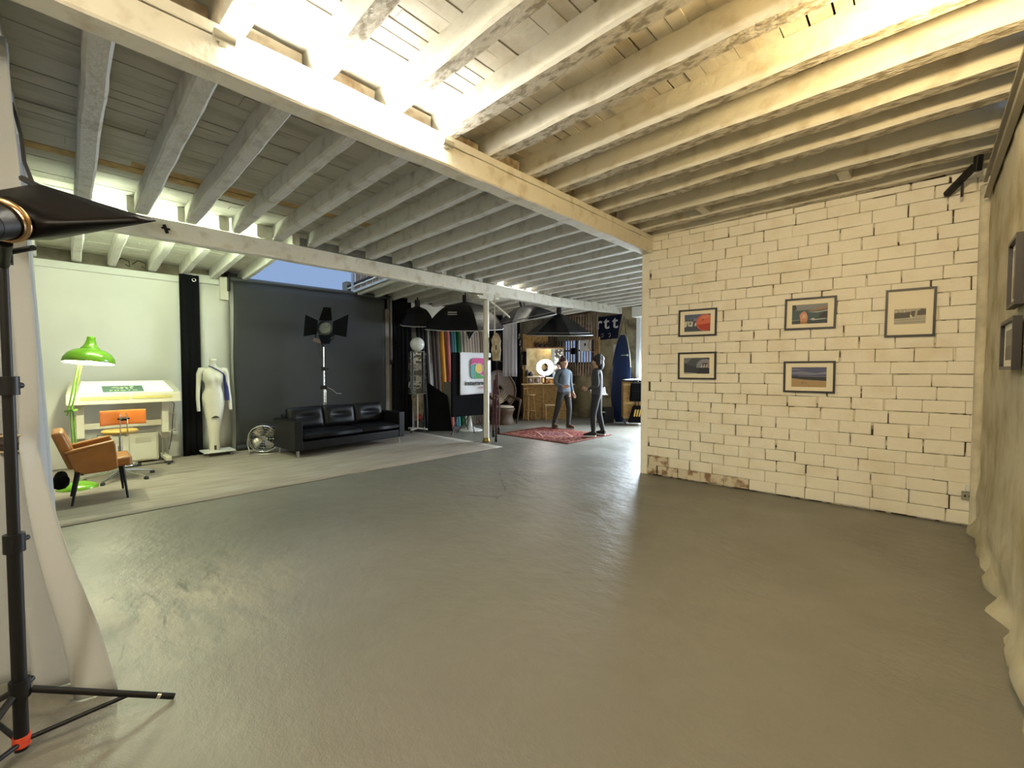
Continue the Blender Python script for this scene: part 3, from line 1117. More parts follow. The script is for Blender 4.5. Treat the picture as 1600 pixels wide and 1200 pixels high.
def ering(cx, cy, z, rx, ry, n=28, p=2.0, front=0.0):
    r = []
    for j in range(n):
        a = 2 * PI * j / n
        c_, s_ = math.cos(a), math.sin(a)
        x = rx * math.copysign(abs(c_) ** (2 / p), c_)
        y = ry * math.copysign(abs(s_) ** (2 / p), s_)
        r.append((cx + x, cy + y, z))
    return r


def tring(z, rx, ry, cy=0, bust=0.0, cx=0.0, n=40):
    r = []
    for j in range(n):
        a = 2 * PI * j / n
        x, y = rx * math.cos(a), ry * math.sin(a)
        if bust and y < 0:
            k = max(0, 1 - ((abs(x) - rx * .48) / (rx * .42)) ** 2)
            y -= bust * k
        r.append((cx + x, cy + y, z))
    return r


q = MB()
q.loft([tring(0.0, .082, .07), tring(.12, .078, .066), tring(.25, .088, .072), tring(.38, .098, .078), tring(.50, .108, .085),
        tring(.62, .128, .098), tring(.74, .150, .108, .01), tring(.85, .166, .118, .015), tring(.93, .168, .118, .015), tring(1.0, .158, .108, .008),
        tring(1.06, .134, .095), tring(1.12, .122, .084, -.005, .0), tring(1.17, .128, .086, -.005, .012), tring(1.215, .146, .092, 0, .034),
        tring(1.255, .150, .094, 0, .045), tring(1.295, .152, .092, .004, .03), tring(1.34, .156, .085, .008, .008), tring(1.385, .165, .078, .012),
        tring(1.42, .15, .068, .016), tring(1.445, .105, .058, .018), tring(1.465, .062, .05, .014), tring(1.50, .05, .048, .008),
        tring(1.54, .049, .047, .0), tring(1.555, .055, .052, -.004), tring(1.585, .060, .056, -.008), tring(1.598, .045, .042, -.008)])
q.obj('body', M_MANN, mq)
for s in (-1, 1):
    q = MB()
    q.tube([(s * .12, .014, 1.405), (s * .175, .016, 1.40), (s * .20, .014, 1.33), (s * .212, .012, 1.18), (s * .222, .0, 1.05), (s * (.235 if s > 0 else .232), -.02, .90), (s * (.245 if s > 0 else .225), -.03, .70)],
           [.046, .052, .042, .034, .031, .028, .025], 16)
    a = q.obj('arm', M_MANN, mq)
M_NAVY = mat('navy_blue_fabric', (0.012, 0.018, 0.12), 0.7)
q = MB()
q.tube([(-.068, -.035, 1.475), (-.02, -.068, 1.452), (.06, -.078, 1.40), (.135, -.062, 1.345), (.165, -.02, 1.30)], .0085, 8)
q.loft([ering(.160, -.02, 1.31, .014, .035, 14), ering(.165, -.03, 1.20, .018, .04, 14), ering(.180, -.035, 1.10, .03, .045, 14), ering(.186, -.04, .98, .036, .045, 14), ering(.192, -.045, .87, .030, .035, 14)])
st = q.obj('blue_strap', M_NAVY, mq)
st['label'] = 'navy blue strap with hanging cloth'
q = MB()
q.prism([(-.06 + .12 * k / 12, -.117, .575 + .035 * math.sin(PI * k / 12)) for k in range(13)], (0, .03, 0))
q.obj('joint_opening', mat('dark_slot', (.05, .04, .03), .6), mq)
q = MB()
q.box((-.005, -.072, .055), (.032, .012, .075))
q.obj('joint_opening', mat('dark_slot', (.05, .04, .03), .6), mq)

# ------------------------------------------------------------------ chrome floor fan
fn_ = thing('floor_fan', (-8.56, 2.50, 0), math.radians(60), 'round polished metal floor fan beside the sofa', 'fan')
FM = Matrix.Translation((0, 0, .29)) @ rotm('X', PI / 2 + .18)
q = MB()
q.lathe([(.235, -.09), (.25, -.07), (.255, 0), (.25, .08), (.245, .10), (.236, .10), (.238, 0), (.228, -.085)], 40, FM)
q.obj('drum', M_CHROME, fn_)
q = MB()
for R_ in (.06, .11, .16, .205):
    q.torus((0, 0, .10), R_, .003, None, 32, 6)
for k in range(12):
    a = 2 * PI * k / 12
    q.cyl((.03 * math.cos(a), .03 * math.sin(a), .10), (.245 * math.cos(a), .245 * math.sin(a), .10), .0028, n=5)
g = q.obj('front_grille', M_CHROME, fn_)
g.matrix_local = FM
for k in range(4):
    q = MB()
    a = PI / 2 * k + .5

    def bladef(u, v, a=a):
        r = .05 + .165 * u
        w = a + (v - .5) * (1.15 - .25 * u)
        return (r * math.cos(w), r * math.sin(w), .03 + (v - .5) * .09)
    q.grid(bladef, 6, 6)
    o = q.obj('blade', M_STEEL, fn_, solid=.004)
    o.matrix_local = FM
q = MB()
q.M = FM
q.cyl((0, 0, -.08), (0, 0, .06), .05, n=18)
q.obj('hub', M_STEEL, fn_)
q = MB()
q.tube([(-.26, 0, .29), (-.275, 0, .2), (-.24, .0, .02), (-.2, -.14, .012), (.2, -.14, .012), (.24, 0, .02), (.275, 0, .2), (.26, 0, .29)], .010, 8)
q.tube([(-.2, .15, .012), (.2, .15, .012)], .010, 8)
q.tube([(-.23, 0, .02), (-.2, .15, .012)], .010, 8)
q.tube([(.23, 0, .02), (.2, .15, .012)], .010, 8)
q.obj('stand', M_STEEL, fn_)

# ------------------------------------------------------------------ sofa
sf = thing('sofa', (-8.09, 3.745, 0), math.radians(90 + 4.8), 'black leather three-seat sofa with square arms in front of the backdrop', 'sofa')
Lh = 1.112
q = MB()
q.box((0, -.01, .205), (2 * Lh - .02, .80, .15))
q.obj('base_frame', M_LEATHER, sf, bevel=.015, seg=3)
for s in (-1, 1):
    q = MB()
    q.box((s * (Lh - .068), -.0, .385), (.136, .84, .51))
    q.obj('arm', M_LEATHER, sf, bevel=.016, seg=3)
q = MB()
q.hexa([(-Lh + .13, .24, .20), (Lh - .13, .24, .20), (Lh - .13, .41, .20), (-Lh + .13, .41, .20), (-Lh + .13, .30, .70), (Lh - .13, .30, .70), (Lh - .13, .43, .70), (-Lh + .13, .43, .70)])
q.obj('backrest', M_LEATHER, sf, bevel=.02, seg=3)


def cushion(c, s, puff=0.02, tuft=0.0, rot=None):
    q_ = MB()
    nx, ny = 20, 12
    for side in (1, -1):
        def f(u, v, side=side):
            x, z = (u - .5) * s[0], (v - .5) * s[2]
            e = (1 - (2 * u - 1) ** 4) * (1 - (2 * v - 1) ** 4)
            d = s[1] / 2 * (.35 + .65 * e ** .4) if e > 0 else s[1] / 2 * .35
            if tuft and side < 0:
                d -= tuft * math.exp(-((v - .52) / .10) ** 2) * max(0, 1 - ((u - .5) / .36) ** 2)
            return Vector((x, -d if side < 0 else d, z))
        q_.grid((lambda u, v, f=f, side=side: f(u if side < 0 else 1 - u, v)), nx, ny)
    rim = [(0, 0), (1, 0), (1, 1), (0, 1)]
    # close the sides
    k = .35 * s[1] / 2
    X, Z = s[0] / 2, s[2] / 2
    q_.add([(-X, -k, -Z), (X, -k, -Z), (X, -k, Z), (-X, -k, Z), (-X, k, -Z), (X, k, -Z), (X, k, Z), (-X, k, Z)],
           [(0, 4, 5, 1), (1, 5, 6, 2), (2, 6, 7, 3), (3, 7, 4, 0)], True)
    T = Matrix.Translation(c) @ (rot or Matrix())
    q_.v = [tuple(T @ Vector(p)) for p in q_.v]
    return q_


for k, (xa, xb) in enumerate(((-Lh + .14, .14), (.145, Lh - .14))):
    cushion(((xa + xb) / 2, -.09, .355), (xb - xa, .155, .66), rot=rotm('X', PI / 2)).obj('seat_cushion', M_LEATHER, sf)
wq = (2 * Lh - .29) / 3
for k in range(3):
    x = -Lh + .145 + wq * (k + .5)
    cushion((x, .19, .62), (wq - .015, .22, .40), tuft=.05, rot=rotm('X', -.22) @ rotm('Y', (-.03, .02, .01)[k])).obj('back_cushion', M_LEATHER, sf)
for sx in (-1, 1):
    for sy in (-1, 1):
        q = MB()
        if sx < 0:
            q.cyl((sx * (Lh - .08), sy * .34, 0), (sx * (Lh - .08), sy * .34, .135), .018, .03, n=14)
        else:
            q.cyl((sx * (Lh - .08), sy * .34, 0), (sx * (Lh - .08), sy * .34, .135), .010, .010, n=10)
        q.obj('leg', M_STEEL if sx < 0 else M_CHROME, sf)

# ------------------------------------------------------------------ fresnel studio lamp with barn doors
fr = thing('studio_spotlight', (-8.72, 3.64, 0), math.radians(62), 'black studio spotlight with open barn doors on a chrome stand behind the sofa', 'studio light')
q = MB()
q.cyl((0, 0, .30), (0, 0, 1.15), .022, n=12)
q.cyl((0, 0, 1.15), (0, 0, 1.52), .017, n=12)
q.cyl((0, 0, 1.5), (0, 0, 1.97), .013, n=12)
q.cyl((.035, 0, .32), (.035, 0, 1.13), .010, n=8)
q.obj('stand_pole', M_CHROME, fr)
for k in range(3):
    a = 2 * PI * k / 3 + .4
    q = MB()
    q.tube([(.02 * math.cos(a), .02 * math.sin(a), .62), (.20 * math.cos(a), .20 * math.sin(a), .02)], .012, 8)
    q.obj('leg', M_CHROME, fr)
for z, w in ((1.15, .13), (1.52, .09)):
    q = MB()
    q.box((0, 0, z), (w, .06, .08))
    q.cyl((w / 2, 0, z), (w / 2 + .05, 0, z + .0), .012, n=8)
    q.obj('clamp', M_BLACK, fr, bevel=.006)
q = MB()
q.tube([(.06, -.02, 1.16), (.16, -.04, 1.10), (.24, -.06, 1.03), (.33, -.06, 1.02)], .007, 6)
q.obj('crank_handle', M_STEEL, fr)
HM = Matrix.Translation((.05, -.05, 2.33)) @ rotm('Z', -.25) @ rotm('X', -.20)
q = MB()
q.M = HM
q.lathe([(0, .26), (.11, .25), (.14, .20), (.145, .02), (.165, 0), (.165, -.03), (.14, -.03)], 30, rotm('X', -PI / 2) @ Matrix.Scale(-1, 4, (0, 0, 1)) if False else rotm('X', -PI / 2))
q.obj('lamp_head', M_BLACK, fr)
q = MB()
q.M = HM
q.lathe([(.14, 0), (.13, -.015), (.09, -.022), (.05, -.012), (.02, -.02), (0, -.02)], 28, rotm('X', -PI / 2))
q.obj('fresnel_lens', mat('dusty_lens_glass', (.05, .048, .042), .3, var=.3, scale=12, spec=.3), fr)
q = MB()
q.torus((.05, -.0, 2.33), .19, .010, rotm('Y', PI / 2) @ rotm('X', 0), 26, 6) if False else q.tube([(-.14, .05, 2.33), (-.14, .03, 2.14), (0, 0, 1.99), (.20, -.02, 2.14), (.22, .0, 2.33)], .011, 8)
q.obj('yoke', M_BLACK, fr)
q = MB()
q.box((-.11, .02, 2.08), (.16, .10, .08), Euler((0, .4, 0)))
q.obj('ballast', mat('brown_fitting', (.10, .06, .055), .5), fr, bevel=.01)
q = MB()
q.cyl((0, 0, 1.96), (0, 0, 2.12), .022, .030, n=12)
q.obj('spigot', M_BLACK, fr)
doors = [((-.15, -.03, -.13), (-.15, -.03, .15), (-.35, -.14, .23), (-.36, -.14, -.21)),
         ((.15, -.03, .13), (.15, -.03, -.13), (.46, -.15, -.22), (.48, -.15, .24)),
         ((-.13, -.03, .15), (.13, -.03, .15), (.14, -.17, .37), (.0, -.17, .38)),
         ((.12, -.03, -.15), (-.12, -.03, -.15), (.0, -.17, -.36), (.16, -.17, -.36))]
for d_ in doors:
    q = MB()
    q.M = HM
    a_, b_, c_, e_ = [Vector(p) for p in d_]
    m1, m2 = b_.lerp(c_, .35) + (c_ - b_) * 0, a_.lerp(e_, .35)
    q.poly([a_, b_, c_, e_])
    q.obj('barn_door', M_MATTE, fr, solid=.004)
q = MB()
q.tube([(-.1, .02, 2.02), (-.06, .0, 1.8), (.02, .02, 1.72)], .006, 6)
q.obj('cable', M_RUBBER, fr)
VR = math.radians(43.8)   # turned square to the long view across the hall

# ------------------------------------------------------------------ postcard rack with globe
rk = thing('postcard_rack', (-8.84, 5.93, 0), .35, 'white revolving postcard rack with a round white globe on top', 'rack')
q = MB()
q.cyl((0, 0, .10), (0, 0, 1.95), .014, n=12)
q.obj('pole', M_WHITE, rk)
for k in range(4):
    a = PI / 2 * k
    q = MB()
    q.bar((0, 0, .095), (.27 * math.cos(a), .27 * math.sin(a), .085), .035, .03)
    ft = q.obj('foot', M_WHITE, rk)
    q = MB()
    c = Vector((.26 * math.cos(a), .26 * math.sin(a), .03))
    t = Vector((-math.sin(a), math.cos(a), 0)) * .012
    q.cyl(c - t, c + t, .03, n=14)
    q.cyl(c, c + Vector((0, 0, .05)), .008, n=6)
    q.obj('caster', M_RUBBER, ft)
q = MB()
for z in (.92, 1.94):
    q.torus((0, 0, z), .165, .006, None, 28, 6)
    for k in range(4):
        a = PI / 2 * k
        q.cyl((0, 0, z), (.165 * math.cos(a), .165 * math.sin(a), z), .005, n=6)
for k in range(8):
    a = PI / 4 * k + PI / 8
    q.cyl((.165 * math.cos(a), .165 * math.sin(a), .92), (.165 * math.cos(a), .165 * math.sin(a), 1.94), .004, n=6)
q.obj('wire_cage', M_STEEL, rk)
for k in range(4):
    a = PI / 2 * k + PI / 4
    q = MB()
    for r_ in range(7):
        z = .93 + r_ * .143
        q.M = rotm('Z', a)
        q.bar((.165, -.07, z), (.205, -.07, z), .004, .004)
        q.bar((.165, .07, z), (.205, .07, z), .004, .004)
        q.bar((.205, -.07, z), (.205, .07, z), .004, .004)
        q.bar((.165, -.07, z), (.165, .07, z), .004, .004)
    q.obj('card_pockets', M_STEEL, rk)
q = MB()
q.ell((0, 0, 2.115), .172, 36, 24)
q.lathe([(.06, 1.935), (.07, 1.95), (.055, 1.965)], 20)
g = q.obj('globe', mat('milk_glass_globe', (0.74, 0.74, 0.69), 0.12, coat=.5), rk)
g['label'] = 'round white glass globe'
cards = [mat('card_white', (.62, .60, .54), .4), mat('card_black', (.03, .03, .03), .4), mat('card_grey', (.24, .235, .22), .4),
         mat('card_photo', (.34, .32, .29), .4, col2=(.02, .02, .02), scale=14, lo=.47, hi=.53), mat('card_photo_two', (.6, .58, .52), .4, col2=(.04, .04, .04), scale=11, lo=.44, hi=.50)]
rc = random.Random(5)
for k in range(4):
    for r_ in range(7):
        a = PI / 2 * k + PI / 4 + .35
        z = .935 + r_ * .143 + .064
        q = MB()
        q.box((0, 0, 0), (.13, .003, .118))
        o = q.obj('postcard', rc.choice(cards))
        R_ = .198
        o.location = (-8.84 + R_ * math.cos(a), 5.93 + R_ * math.sin(a), z)
        o.rotation_euler = (rc.uniform(-.1, -.02), 0, a + PI / 2)
        tag(o, 'black and white postcard in a wire pocket of the revolving rack', 'postcard', 'postcards on the revolving rack')
q = MB()
q.loft([ering(0, 0, .02, .07, .05, 18), ering(0, 0, .10, .085, .06, 18), ering(.01, 0, .45, .12, .06, 18), ering(-.01, 0, .85, .15, .05, 18), ering(0, 0, .93, .13, .04, 18)])
o = q.obj('beige_cloth_sack', mat('beige_canvas', (.22, .17, .11), .85, var=.3, scale=9, bump=.3, bscale=40))
o.location = (-9.03, 6.07, 0)
o.rotation_euler = (0, 0, 1.2)
tag(o, 'tall beige canvas sack standing behind the postcard rack', 'sack')
q = MB()
q.ell((0, 0, .085), (.085, .07, .085), 16, 10)
o = q.obj('red_ball', mat('dull_red_plastic', (.30, .03, .02), .4))
o.location = (-8.92, 6.03, .26)
tag(o, 'small red round thing in front of the beige sack behind the rack', 'ball')
q = MB()
q.box((0, 0, .13), (.2, .16, .26))
o = q.obj('dark_box', M_RUBBER, None, bevel=.01)
o.location = (-8.92, 6.03, 0)
o.rotation_euler = (0, 0, VR)
tag(o, 'small dark box on the floor under the red thing by the rack', 'box')

# ------------------------------------------------------------------ leaning paper rolls
rolls = [(6.22, (.010, .010, .011), .05, 'black paper roll leaning leftmost on the wall'), (6.33, (.012, .012, .013), .05, 'second black paper roll leaning in the row of rolls'),
         (6.44, (.015, .014, .014), .045, 'black paper roll leaning left of the thin white tube'), (6.53, (.55, .54, .50), .018, 'thin white tube leaning between black and brown paper rolls'),
         (6.66, (.045, .032, .03), .05, 'very dark brown paper roll leaning right of the thin white tube'), (6.78, (.10, .078, .07), .05, 'grey brown paper roll leaning left of the orange one'),
         (6.93, (.62, .27, .035), .062, 'golden orange paper roll leaning on the wall'), (7.055, (.13, .05, .03), .02, 'thin rust brown roll beside the pink one'), (7.14, (.50, .15, .14), .05, 'salmon pink paper roll leaning on the wall'),
         (7.28, (.06, .15, .20), .045, 'slate blue paper roll leaning on the wall'), (7.37, (.10, .28, .32), .04, 'pale teal paper roll leaning on the wall'), (7.47, (.008, .10, .018), .058, 'dark green paper roll leaning on the wall'),
         (7.60, (.36, .36, .33), .04, 'light grey paper roll leaning right of the green one')]
beige = [(.40, .34, .28), (.36, .31, .26), (.43, .37, .31), (.38, .33, .28), (.30, .25, .22), (.40, .35, .30), (.16, .12, .11), (.37, .32, .27)]
for y, c, r_, lab in rolls:
    q = MB()
    q.cyl((.20 + r_, 0, r_ * .1), (r_ + .0, -.02, 2.66 if r_ > .02 else 2.70), r_, n=20)
    o = q.obj('paper_roll', mat('roll_' + lab.split()[0] + str(y), c, .6, spec=.15))
    o.location = (-9.27, y, 0)
    tag(o, lab, 'paper roll', 'coloured paper rolls leaning on the wall')
for k, c in enumerate(beige):
    q = MB()
    q.cyl((.25, 0, .0), (.045, -.02, 2.62 - .03 * (k % 3)), .045, n=20)
    o = q.obj('paper_roll', mat('beige_roll_%d' % k, c, .5))
    o.location = (-9.27, 7.72 + k * .098, 0)
    tag(o, 'dark brown paper roll leaning among the beige ones' if k == 6 else 'pale beige paper roll leaning behind the flag and column', 'paper roll', None if k == 6 else 'beige paper rolls leaning on the wall')

# black boards by the rolls
q = MB()
q.hexa([(-.31, -.02, 0), (.29, -.02, 0), (.29, .02, 0), (-.31, .02, 0), (-.33, .14, 1.18), (.14, .14, .86), (.14, .18, .86), (-.33, .18, 1.18)])
o = q.obj('black_foam_board', M_BLACKCLOTH)
o.location = (-8.58, 6.42, 0)
o.rotation_euler = (0, 0, VR)
tag(o, 'black board leaning against the paper rolls, left of the flag', 'board')
q = MB()
q.box((0, 0, .60), (.21, .02, 1.2), Euler((-.05, 0, 0)))
o = q.obj('grey_board', mat('olive_grey_board', (.13, .125, .095), .7))
o.location = (-8.62, 6.66, 0)
o.rotation_euler = (0, 0, VR)
tag(o, 'narrow olive grey board standing between the rolls and the black board', 'board')

# ------------------------------------------------------------------ flag on black board, tulip table
fb = thing('display_board', (-7.9, 6.8, 0), math.radians(85), 'large black board on wire legs, carrying a white flag', 'board')
q = MB()
q.box((0, 0, 1.155), (1.10, .07, 1.51))
q.obj('panel', M_BLACKCLOTH, fb, bevel=.025, seg=3)
for x0, x1, y1 in ((-.38, -.66, -.16), (-.05, -.30, .14), (.02, -.03, -.18), (.15, .34, -.14), (-.22, .06, .16)):
    q = MB()
    q.cyl((x0, 0, .41), (x1, y1, .0), .011, n=8)
    q.obj('leg', M_BLACK, fb)
fl = thing('logo_flag', (-7.9 + .06, 6.8, 0), math.radians(85), 'white flag with a round four-colour logo hung over the black board', 'flag')
q = MB()


def flagf(u, v):
    x = -.36 + .92 * u
    z = .93 + .985 * v - .02 * (1 - v) * (1 - u)
    return (x, -.012 * math.sin(u * 9 + v * 2) * (1 - v * .8) - .012, z)


q.grid(flagf, 30, 20)
fc = q.obj('cloth', mat('white_flag_cloth', (.62, .62, .64), .75), fl, solid=.002)
FLG = Matrix.Translation((.18, -.034, 1.54))
M_MAG, M_TEAL, M_GRN, M_YEL, M_WH = mat('logo_magenta', (.42, .015, .15), .6), mat('logo_teal', (.05, .28, .25), .6), mat('logo_green', (.03, .24, .03), .6), mat('logo_yellow', (.62, .38, .03), .6), mat('logo_white', (.66, .66, .66), .6)


def logopart(nm, m, a0, a1, r0, lift):
    q_ = MB()
    q_.M = FLG
    out, inn = [], []
    for k in range(15):
        a = a0 + (a1 - a0) * k / 14
        c_, s_ = math.cos(a), math.sin(a)
        rr = .245 / (abs(c_) ** 5 + abs(s_) ** 5) ** .2
        out.append((rr * c_, -lift, rr * s_))
        b_ = a - .75
        inn.append((r0 * math.cos(b_), -lift, r0 * math.sin(b_)))
    for k in range(14):
        q_.prism([inn[k], out[k], out[k + 1], inn[k + 1]], (0, .003, 0))
    return q_.obj(nm, m, fc)


logopart('logo_segment', M_MAG, .10, PI - .25, .125, .001)
logopart('logo_segment', M_MAG, -.75, .08, .125, .001)
logopart('logo_segment', M_TEAL, PI - .22, PI + 1.15, .125, .001)
logopart('logo_segment', M_GRN, PI + 1.2, 2 * PI - .80, .125, .001)
q = MB()
q.M = FLG
q.prism([(.105 * math.cos(2 * PI * k / 24), -.002, .105 * math.sin(2 * PI * k / 24)) for k in range(24)], (0, .003, 0))
q.obj('logo_disc', M_YEL, fc)
q = MB()
for a0 in (.09, PI - .235, PI + 1.175, 2 * PI - .775):
    pts = []
    for k in range(7):
        t = k / 6
        r_ = .115 + .19 * t if a0 < 1 else .115 + .15 * t
        a = a0 - .75 * (1 - t) + .0
        if a0 < 1:
            a = a0 + .35 + .25 * t
        pts.append((r_ * math.cos(a), -.004, r_ * math.sin(a)))
    q.M = FLG
    q.tube(pts, .007, 6)
q.M = FLG
q.torus((0, -.003, 0), .115, .008, rotm('X', PI / 2), 28, 6)
q.obj('logo_outline', M_WH, fc)
TM = Matrix.Translation((-.235, -.036, 1.185)) @ FACE
text_mesh('lettering', 'instagramers', .155, TM, M_BLACK, fc, .001, align='LEFT', bold=.003, space=.90)
text_mesh('lettering', 'LANDES', .07, Matrix.Translation((.31, -.036, 1.075)) @ FACE, M_MAG, fc, .001)

tt = thing('tulip_table', (-8.15, 7.0, 0), 0, 'white pedestal table standing behind the black board with the flag', 'table')
q = MB()
q.lathe([(0, 0), (.30, 0), (.305, .012), (.26, .03), (.13, .06), (.055, .12), (.036, .25), (.034, .45), (.05, .60), (.10, .69), (0, .70)], 36)
q.obj('pedestal', M_WHITE, tt)
q = MB()
q.lathe([(0, .70), (.19, .70), (.20, .712), (.195, .725), (0, .725)], 40)
q.obj('tabletop', M_WHITE, tt)

# ------------------------------------------------------------------ pulley block and ropes by the column
M_ROPE = mat('cream_cord', (.42, .37, .28), .8)
pb = thing('pulley_block', (-6.44, 6.24, 1.69), VR, 'weathered wooden pulley block hung on a cord beside the white column', 'pulley block')
q = MB()
prof = [(-.075, .0), (.075, 0), (.085, .14), (.10, .22), (.085, .32), (.098, .42), (.06, .52), (.02, .57), (-.02, .57), (-.06, .52), (-.098, .42), (-.085, .32), (-.10, .22), (-.085, .14)]
q.prism([(x, -.045, z) for x, z in prof], (0, .09, 0))
q.obj('cheek', mat('weathered_wood', (.30, .23, .14), .75, col2=(.52, .45, .33), scale=8, lo=.4, hi=.65), pb, bevel=.014, seg=2)
q = MB()
q.prism([(.05 * math.cos(2 * PI * k / 20) * .8, -.055, .27 + .12 * math.sin(2 * PI * k / 20)) for k in range(20)], (0, .012, 0))
q.obj('sheave', mat('worn_pale_wood', (.46, .40, .28), .7, var=.2, scale=20), pb)
q = MB()
q.box((0, -.052, .27), (.025, .012, .10))
q.obj('slot', M_BLACK, pb)
q = MB()
q.cyl((-.02, 0, .55), (-.02, 0, 1.36), .007, n=6)
q.obj('cord', M_ROPE, pb)
q = MB()
for z in (.04, .44):
    q = MB()
    q.cyl((-.13, 0, z - .03), (-.13, 0, z + .03), .022, n=10)
    q.cyl((-.13, 0, z), (-.05, 0, z), .009, n=6)
    q.obj('black_cleat', M_BLACK, pb)
M_MAROON = mat('maroon_rope', (.075, .018, .022), .75)
for k, (dx, z0) in enumerate(((-.055, .10), (0.0, .0), (.05, .16))):
    q = MB()
    q.tube([(dx * .6, -.07, 1.30 + .1 * k), (dx, -.07, .9), (dx * 1.1, -.07, z0 + .16)], .020 if k < 2 else .012, 8)
    o = q.obj('hanging_rope', M_MAROON)
    o.location = (-6.44, 6.24, 0)
    o.rotation_euler = (0, 0, VR)
    tag(o, ('leftmost maroon rope hanging beside the column', 'longest maroon rope hanging beside the column, black tip at the floor', 'thin maroon rope, rightmost of those beside the column')[k], 'rope')
    q = MB()
    q.lathe([(0, z0), (.025, z0 + .02), (.028, z0 + .07), (.02, z0 + .10), (.03, z0 + .13), (.012, z0 + .17)], 12, Matrix.Translation((dx * 1.1, -.07, 0)))
    q.obj('black_tip', M_BLACK, o)
q = MB()
q.cyl((0, 0, 2.0), (0, 0, 3.045), .006, n=6)
o = q.obj('thin_cord', M_ROPE)
o.location = (-6.455, 6.20, 0)
tag(o, 'thin cord hanging from the beam just right of the column', 'cord')
q = MB()
q.grid(lambda u, v: (u * .44, .05 - .10 * v, -.30 * u - .05 * u * u + .02 * math.sin(v * PI)), 10, 6)
q.bar((.03, 0, 0), (.03, 0, .12), .012, .012)
o = q.obj('white_reflector_strip', mat('white_reflector', (.75, .74, .68), .4), None, solid=.02)
o.location = (-6.72, 6.30, 2.955)
o.rotation_euler = (0, 0, VR)
tag(o, 'white reflector strip slanting down from the beam beside the column', 'reflector')

# ------------------------------------------------------------------ overhead softboxes
M_SOFT = mat('black_softbox_fabric', (.006, .006, .007), .42, bump=.3, bscale=7, spec=.22)
M_DIFF = mat('white_diffuser_cloth', (.62, .60, .63), .7)


def softbox(loc, R_, dep_, axis, n, label, curve=.35, top=3.36, ph=0.2):
    t = thing('softbox', loc, 0, label, 'softbox', None)
    ax = Vector(axis).normalized()
    Mx = ax.to_track_quat('Z', 'Y').to_matrix().to_4x4()   # local +Z points where the softbox opens
    q_ = MB()
    q_.M = Mx
    rows = 8
    vs, fs = [], []
    for i in range(rows + 1):
        t_ = i / rows
        r = .06 + (R_ - .06) * (t_ ** (1 - curve))
        for k in range(n * 2):
            a = PI * k / n + ph
            rr = r * (1 if k % 2 == 0 else math.cos(PI / n) * (1 - .03 * math.sin(PI * t_)))
            vs.append((rr * math.cos(a), rr * math.sin(a), -dep_ * (1 - t_)))
    m_ = n * 2
    for i in range(rows):
        for k in range(m_):
            fs.append((i * m_ + k, i * m_ + (k + 1) % m_, (i + 1) * m_ + (k + 1) % m_, (i + 1) * m_ + k))
    q_.add(vs, fs, False)
    q_.obj('fabric_shell', M_SOFT, t, solid=.006)
    q_ = MB()
    q_.M = Mx
    q_.tube([(R_ * 1.0 * math.cos(2 * PI * k / n + ph), R_ * math.sin(2 * PI * k / n + ph), .012) for k in range(n + 1)], .010, 6)
    e_ = q_.obj('rim_trim', mat('grey_white_trim', (.40, .39, .39), .6), t)
    e_['label'] = 'pale edging of the opening'
    q_ = MB()
    q_.M = Mx
    q_.prism([(R_ * .93 * math.cos(2 * PI * k / n + ph), R_ * .93 * math.sin(2 * PI * k / n + ph), -.05) for k in range(n)], (0, 0, -.004))
    q_.obj('diffuser', M_DIFF, t)
    q_ = MB()
    q_.M = Mx
    q_.cyl((0, 0, -dep_ - .16), (0, 0, -dep_ + .02), .062, n=18)
    q_.obj('flash_head', M_BLACK, t, bevel=.005)
    q_ = MB()
    p0 = Mx @ Vector((0, 0, -dep_ - .04))
    q_.cyl(p0, (p0.x, p0.y, top - loc[2]), .014, n=8)
    q_.obj('hanger', M_BLACK, t)
    return t


V = Vector((-.692, .722, 0))
sA = softbox((-7.62, 6.42, 2.46), .93, .58, (V.x * .16, V.y * .16, -1), 8, 'largest black dome softbox, hanging left of the white column', curve=.56, top=3.26, ph=.4)
q = MB()
q.M = Matrix.Translation((.40, -.70, .20)) @ rotm('Z', VR) @ rotm('X', -.40)
for z, w_ in ((.04, .19), (-.01, .20)):
    q.box((0, -.03, z), (w_, .004, .022 if z > 0 else .014))
lb = q.obj('maker_label', mat('pale_print', (.45, .45, .44), .6), sA)
softbox((-8.74, 5.88, 2.57), .41, .42, (V.x * .15 - .05, V.y * .15, -1), 8, 'small black dome softbox above the postcard rack', curve=.56, top=3.20)
softbox((-7.03, 7.80, 2.70), .80, .34, (V.x * .10 + .15, V.y * .10 + .15, -1), 8, 'black softbox with shiny top behind the thin beam, right of the column', top=3.36, ph=.1)
softbox((-6.79, 8.80, 2.40), .86, .52, (V.x * .10, V.y * .10, -1), 6, 'black faceted softbox above the red rug, pale edge facing down', curve=.12, top=3.40, ph=.30)
softbox((-8.44, 7.42, 2.52), .31, .30, (.5, .6, -.55), 4, 'small square black softbox just below and beyond the largest dome', curve=0, top=3.22, ph=.5)

# ------------------------------------------------------------------ peacock chair
M_WICK = mat('brown_wicker', (.11, .058, .026), .6, col2=(.045, .024, .010), scale=60, lo=.42, hi=.58, bump=.5, bscale=120)
pc = thing('peacock_chair', (-8.47, 8.50, 0), math.radians(80), 'brown wicker peacock chair with a tall round back and pale cushion', 'chair')
q = MB()


def backf(u, v):
    a = PI * (-.28 + 1.56 * u)
    r = .12 + .39 * v
    x, z = r * math.cos(a) * 1.0, .92 + r * math.sin(a) * 1.08
    return (x, .20 + .10 * (z - .5) - .10 * (x / .5) ** 2, z)


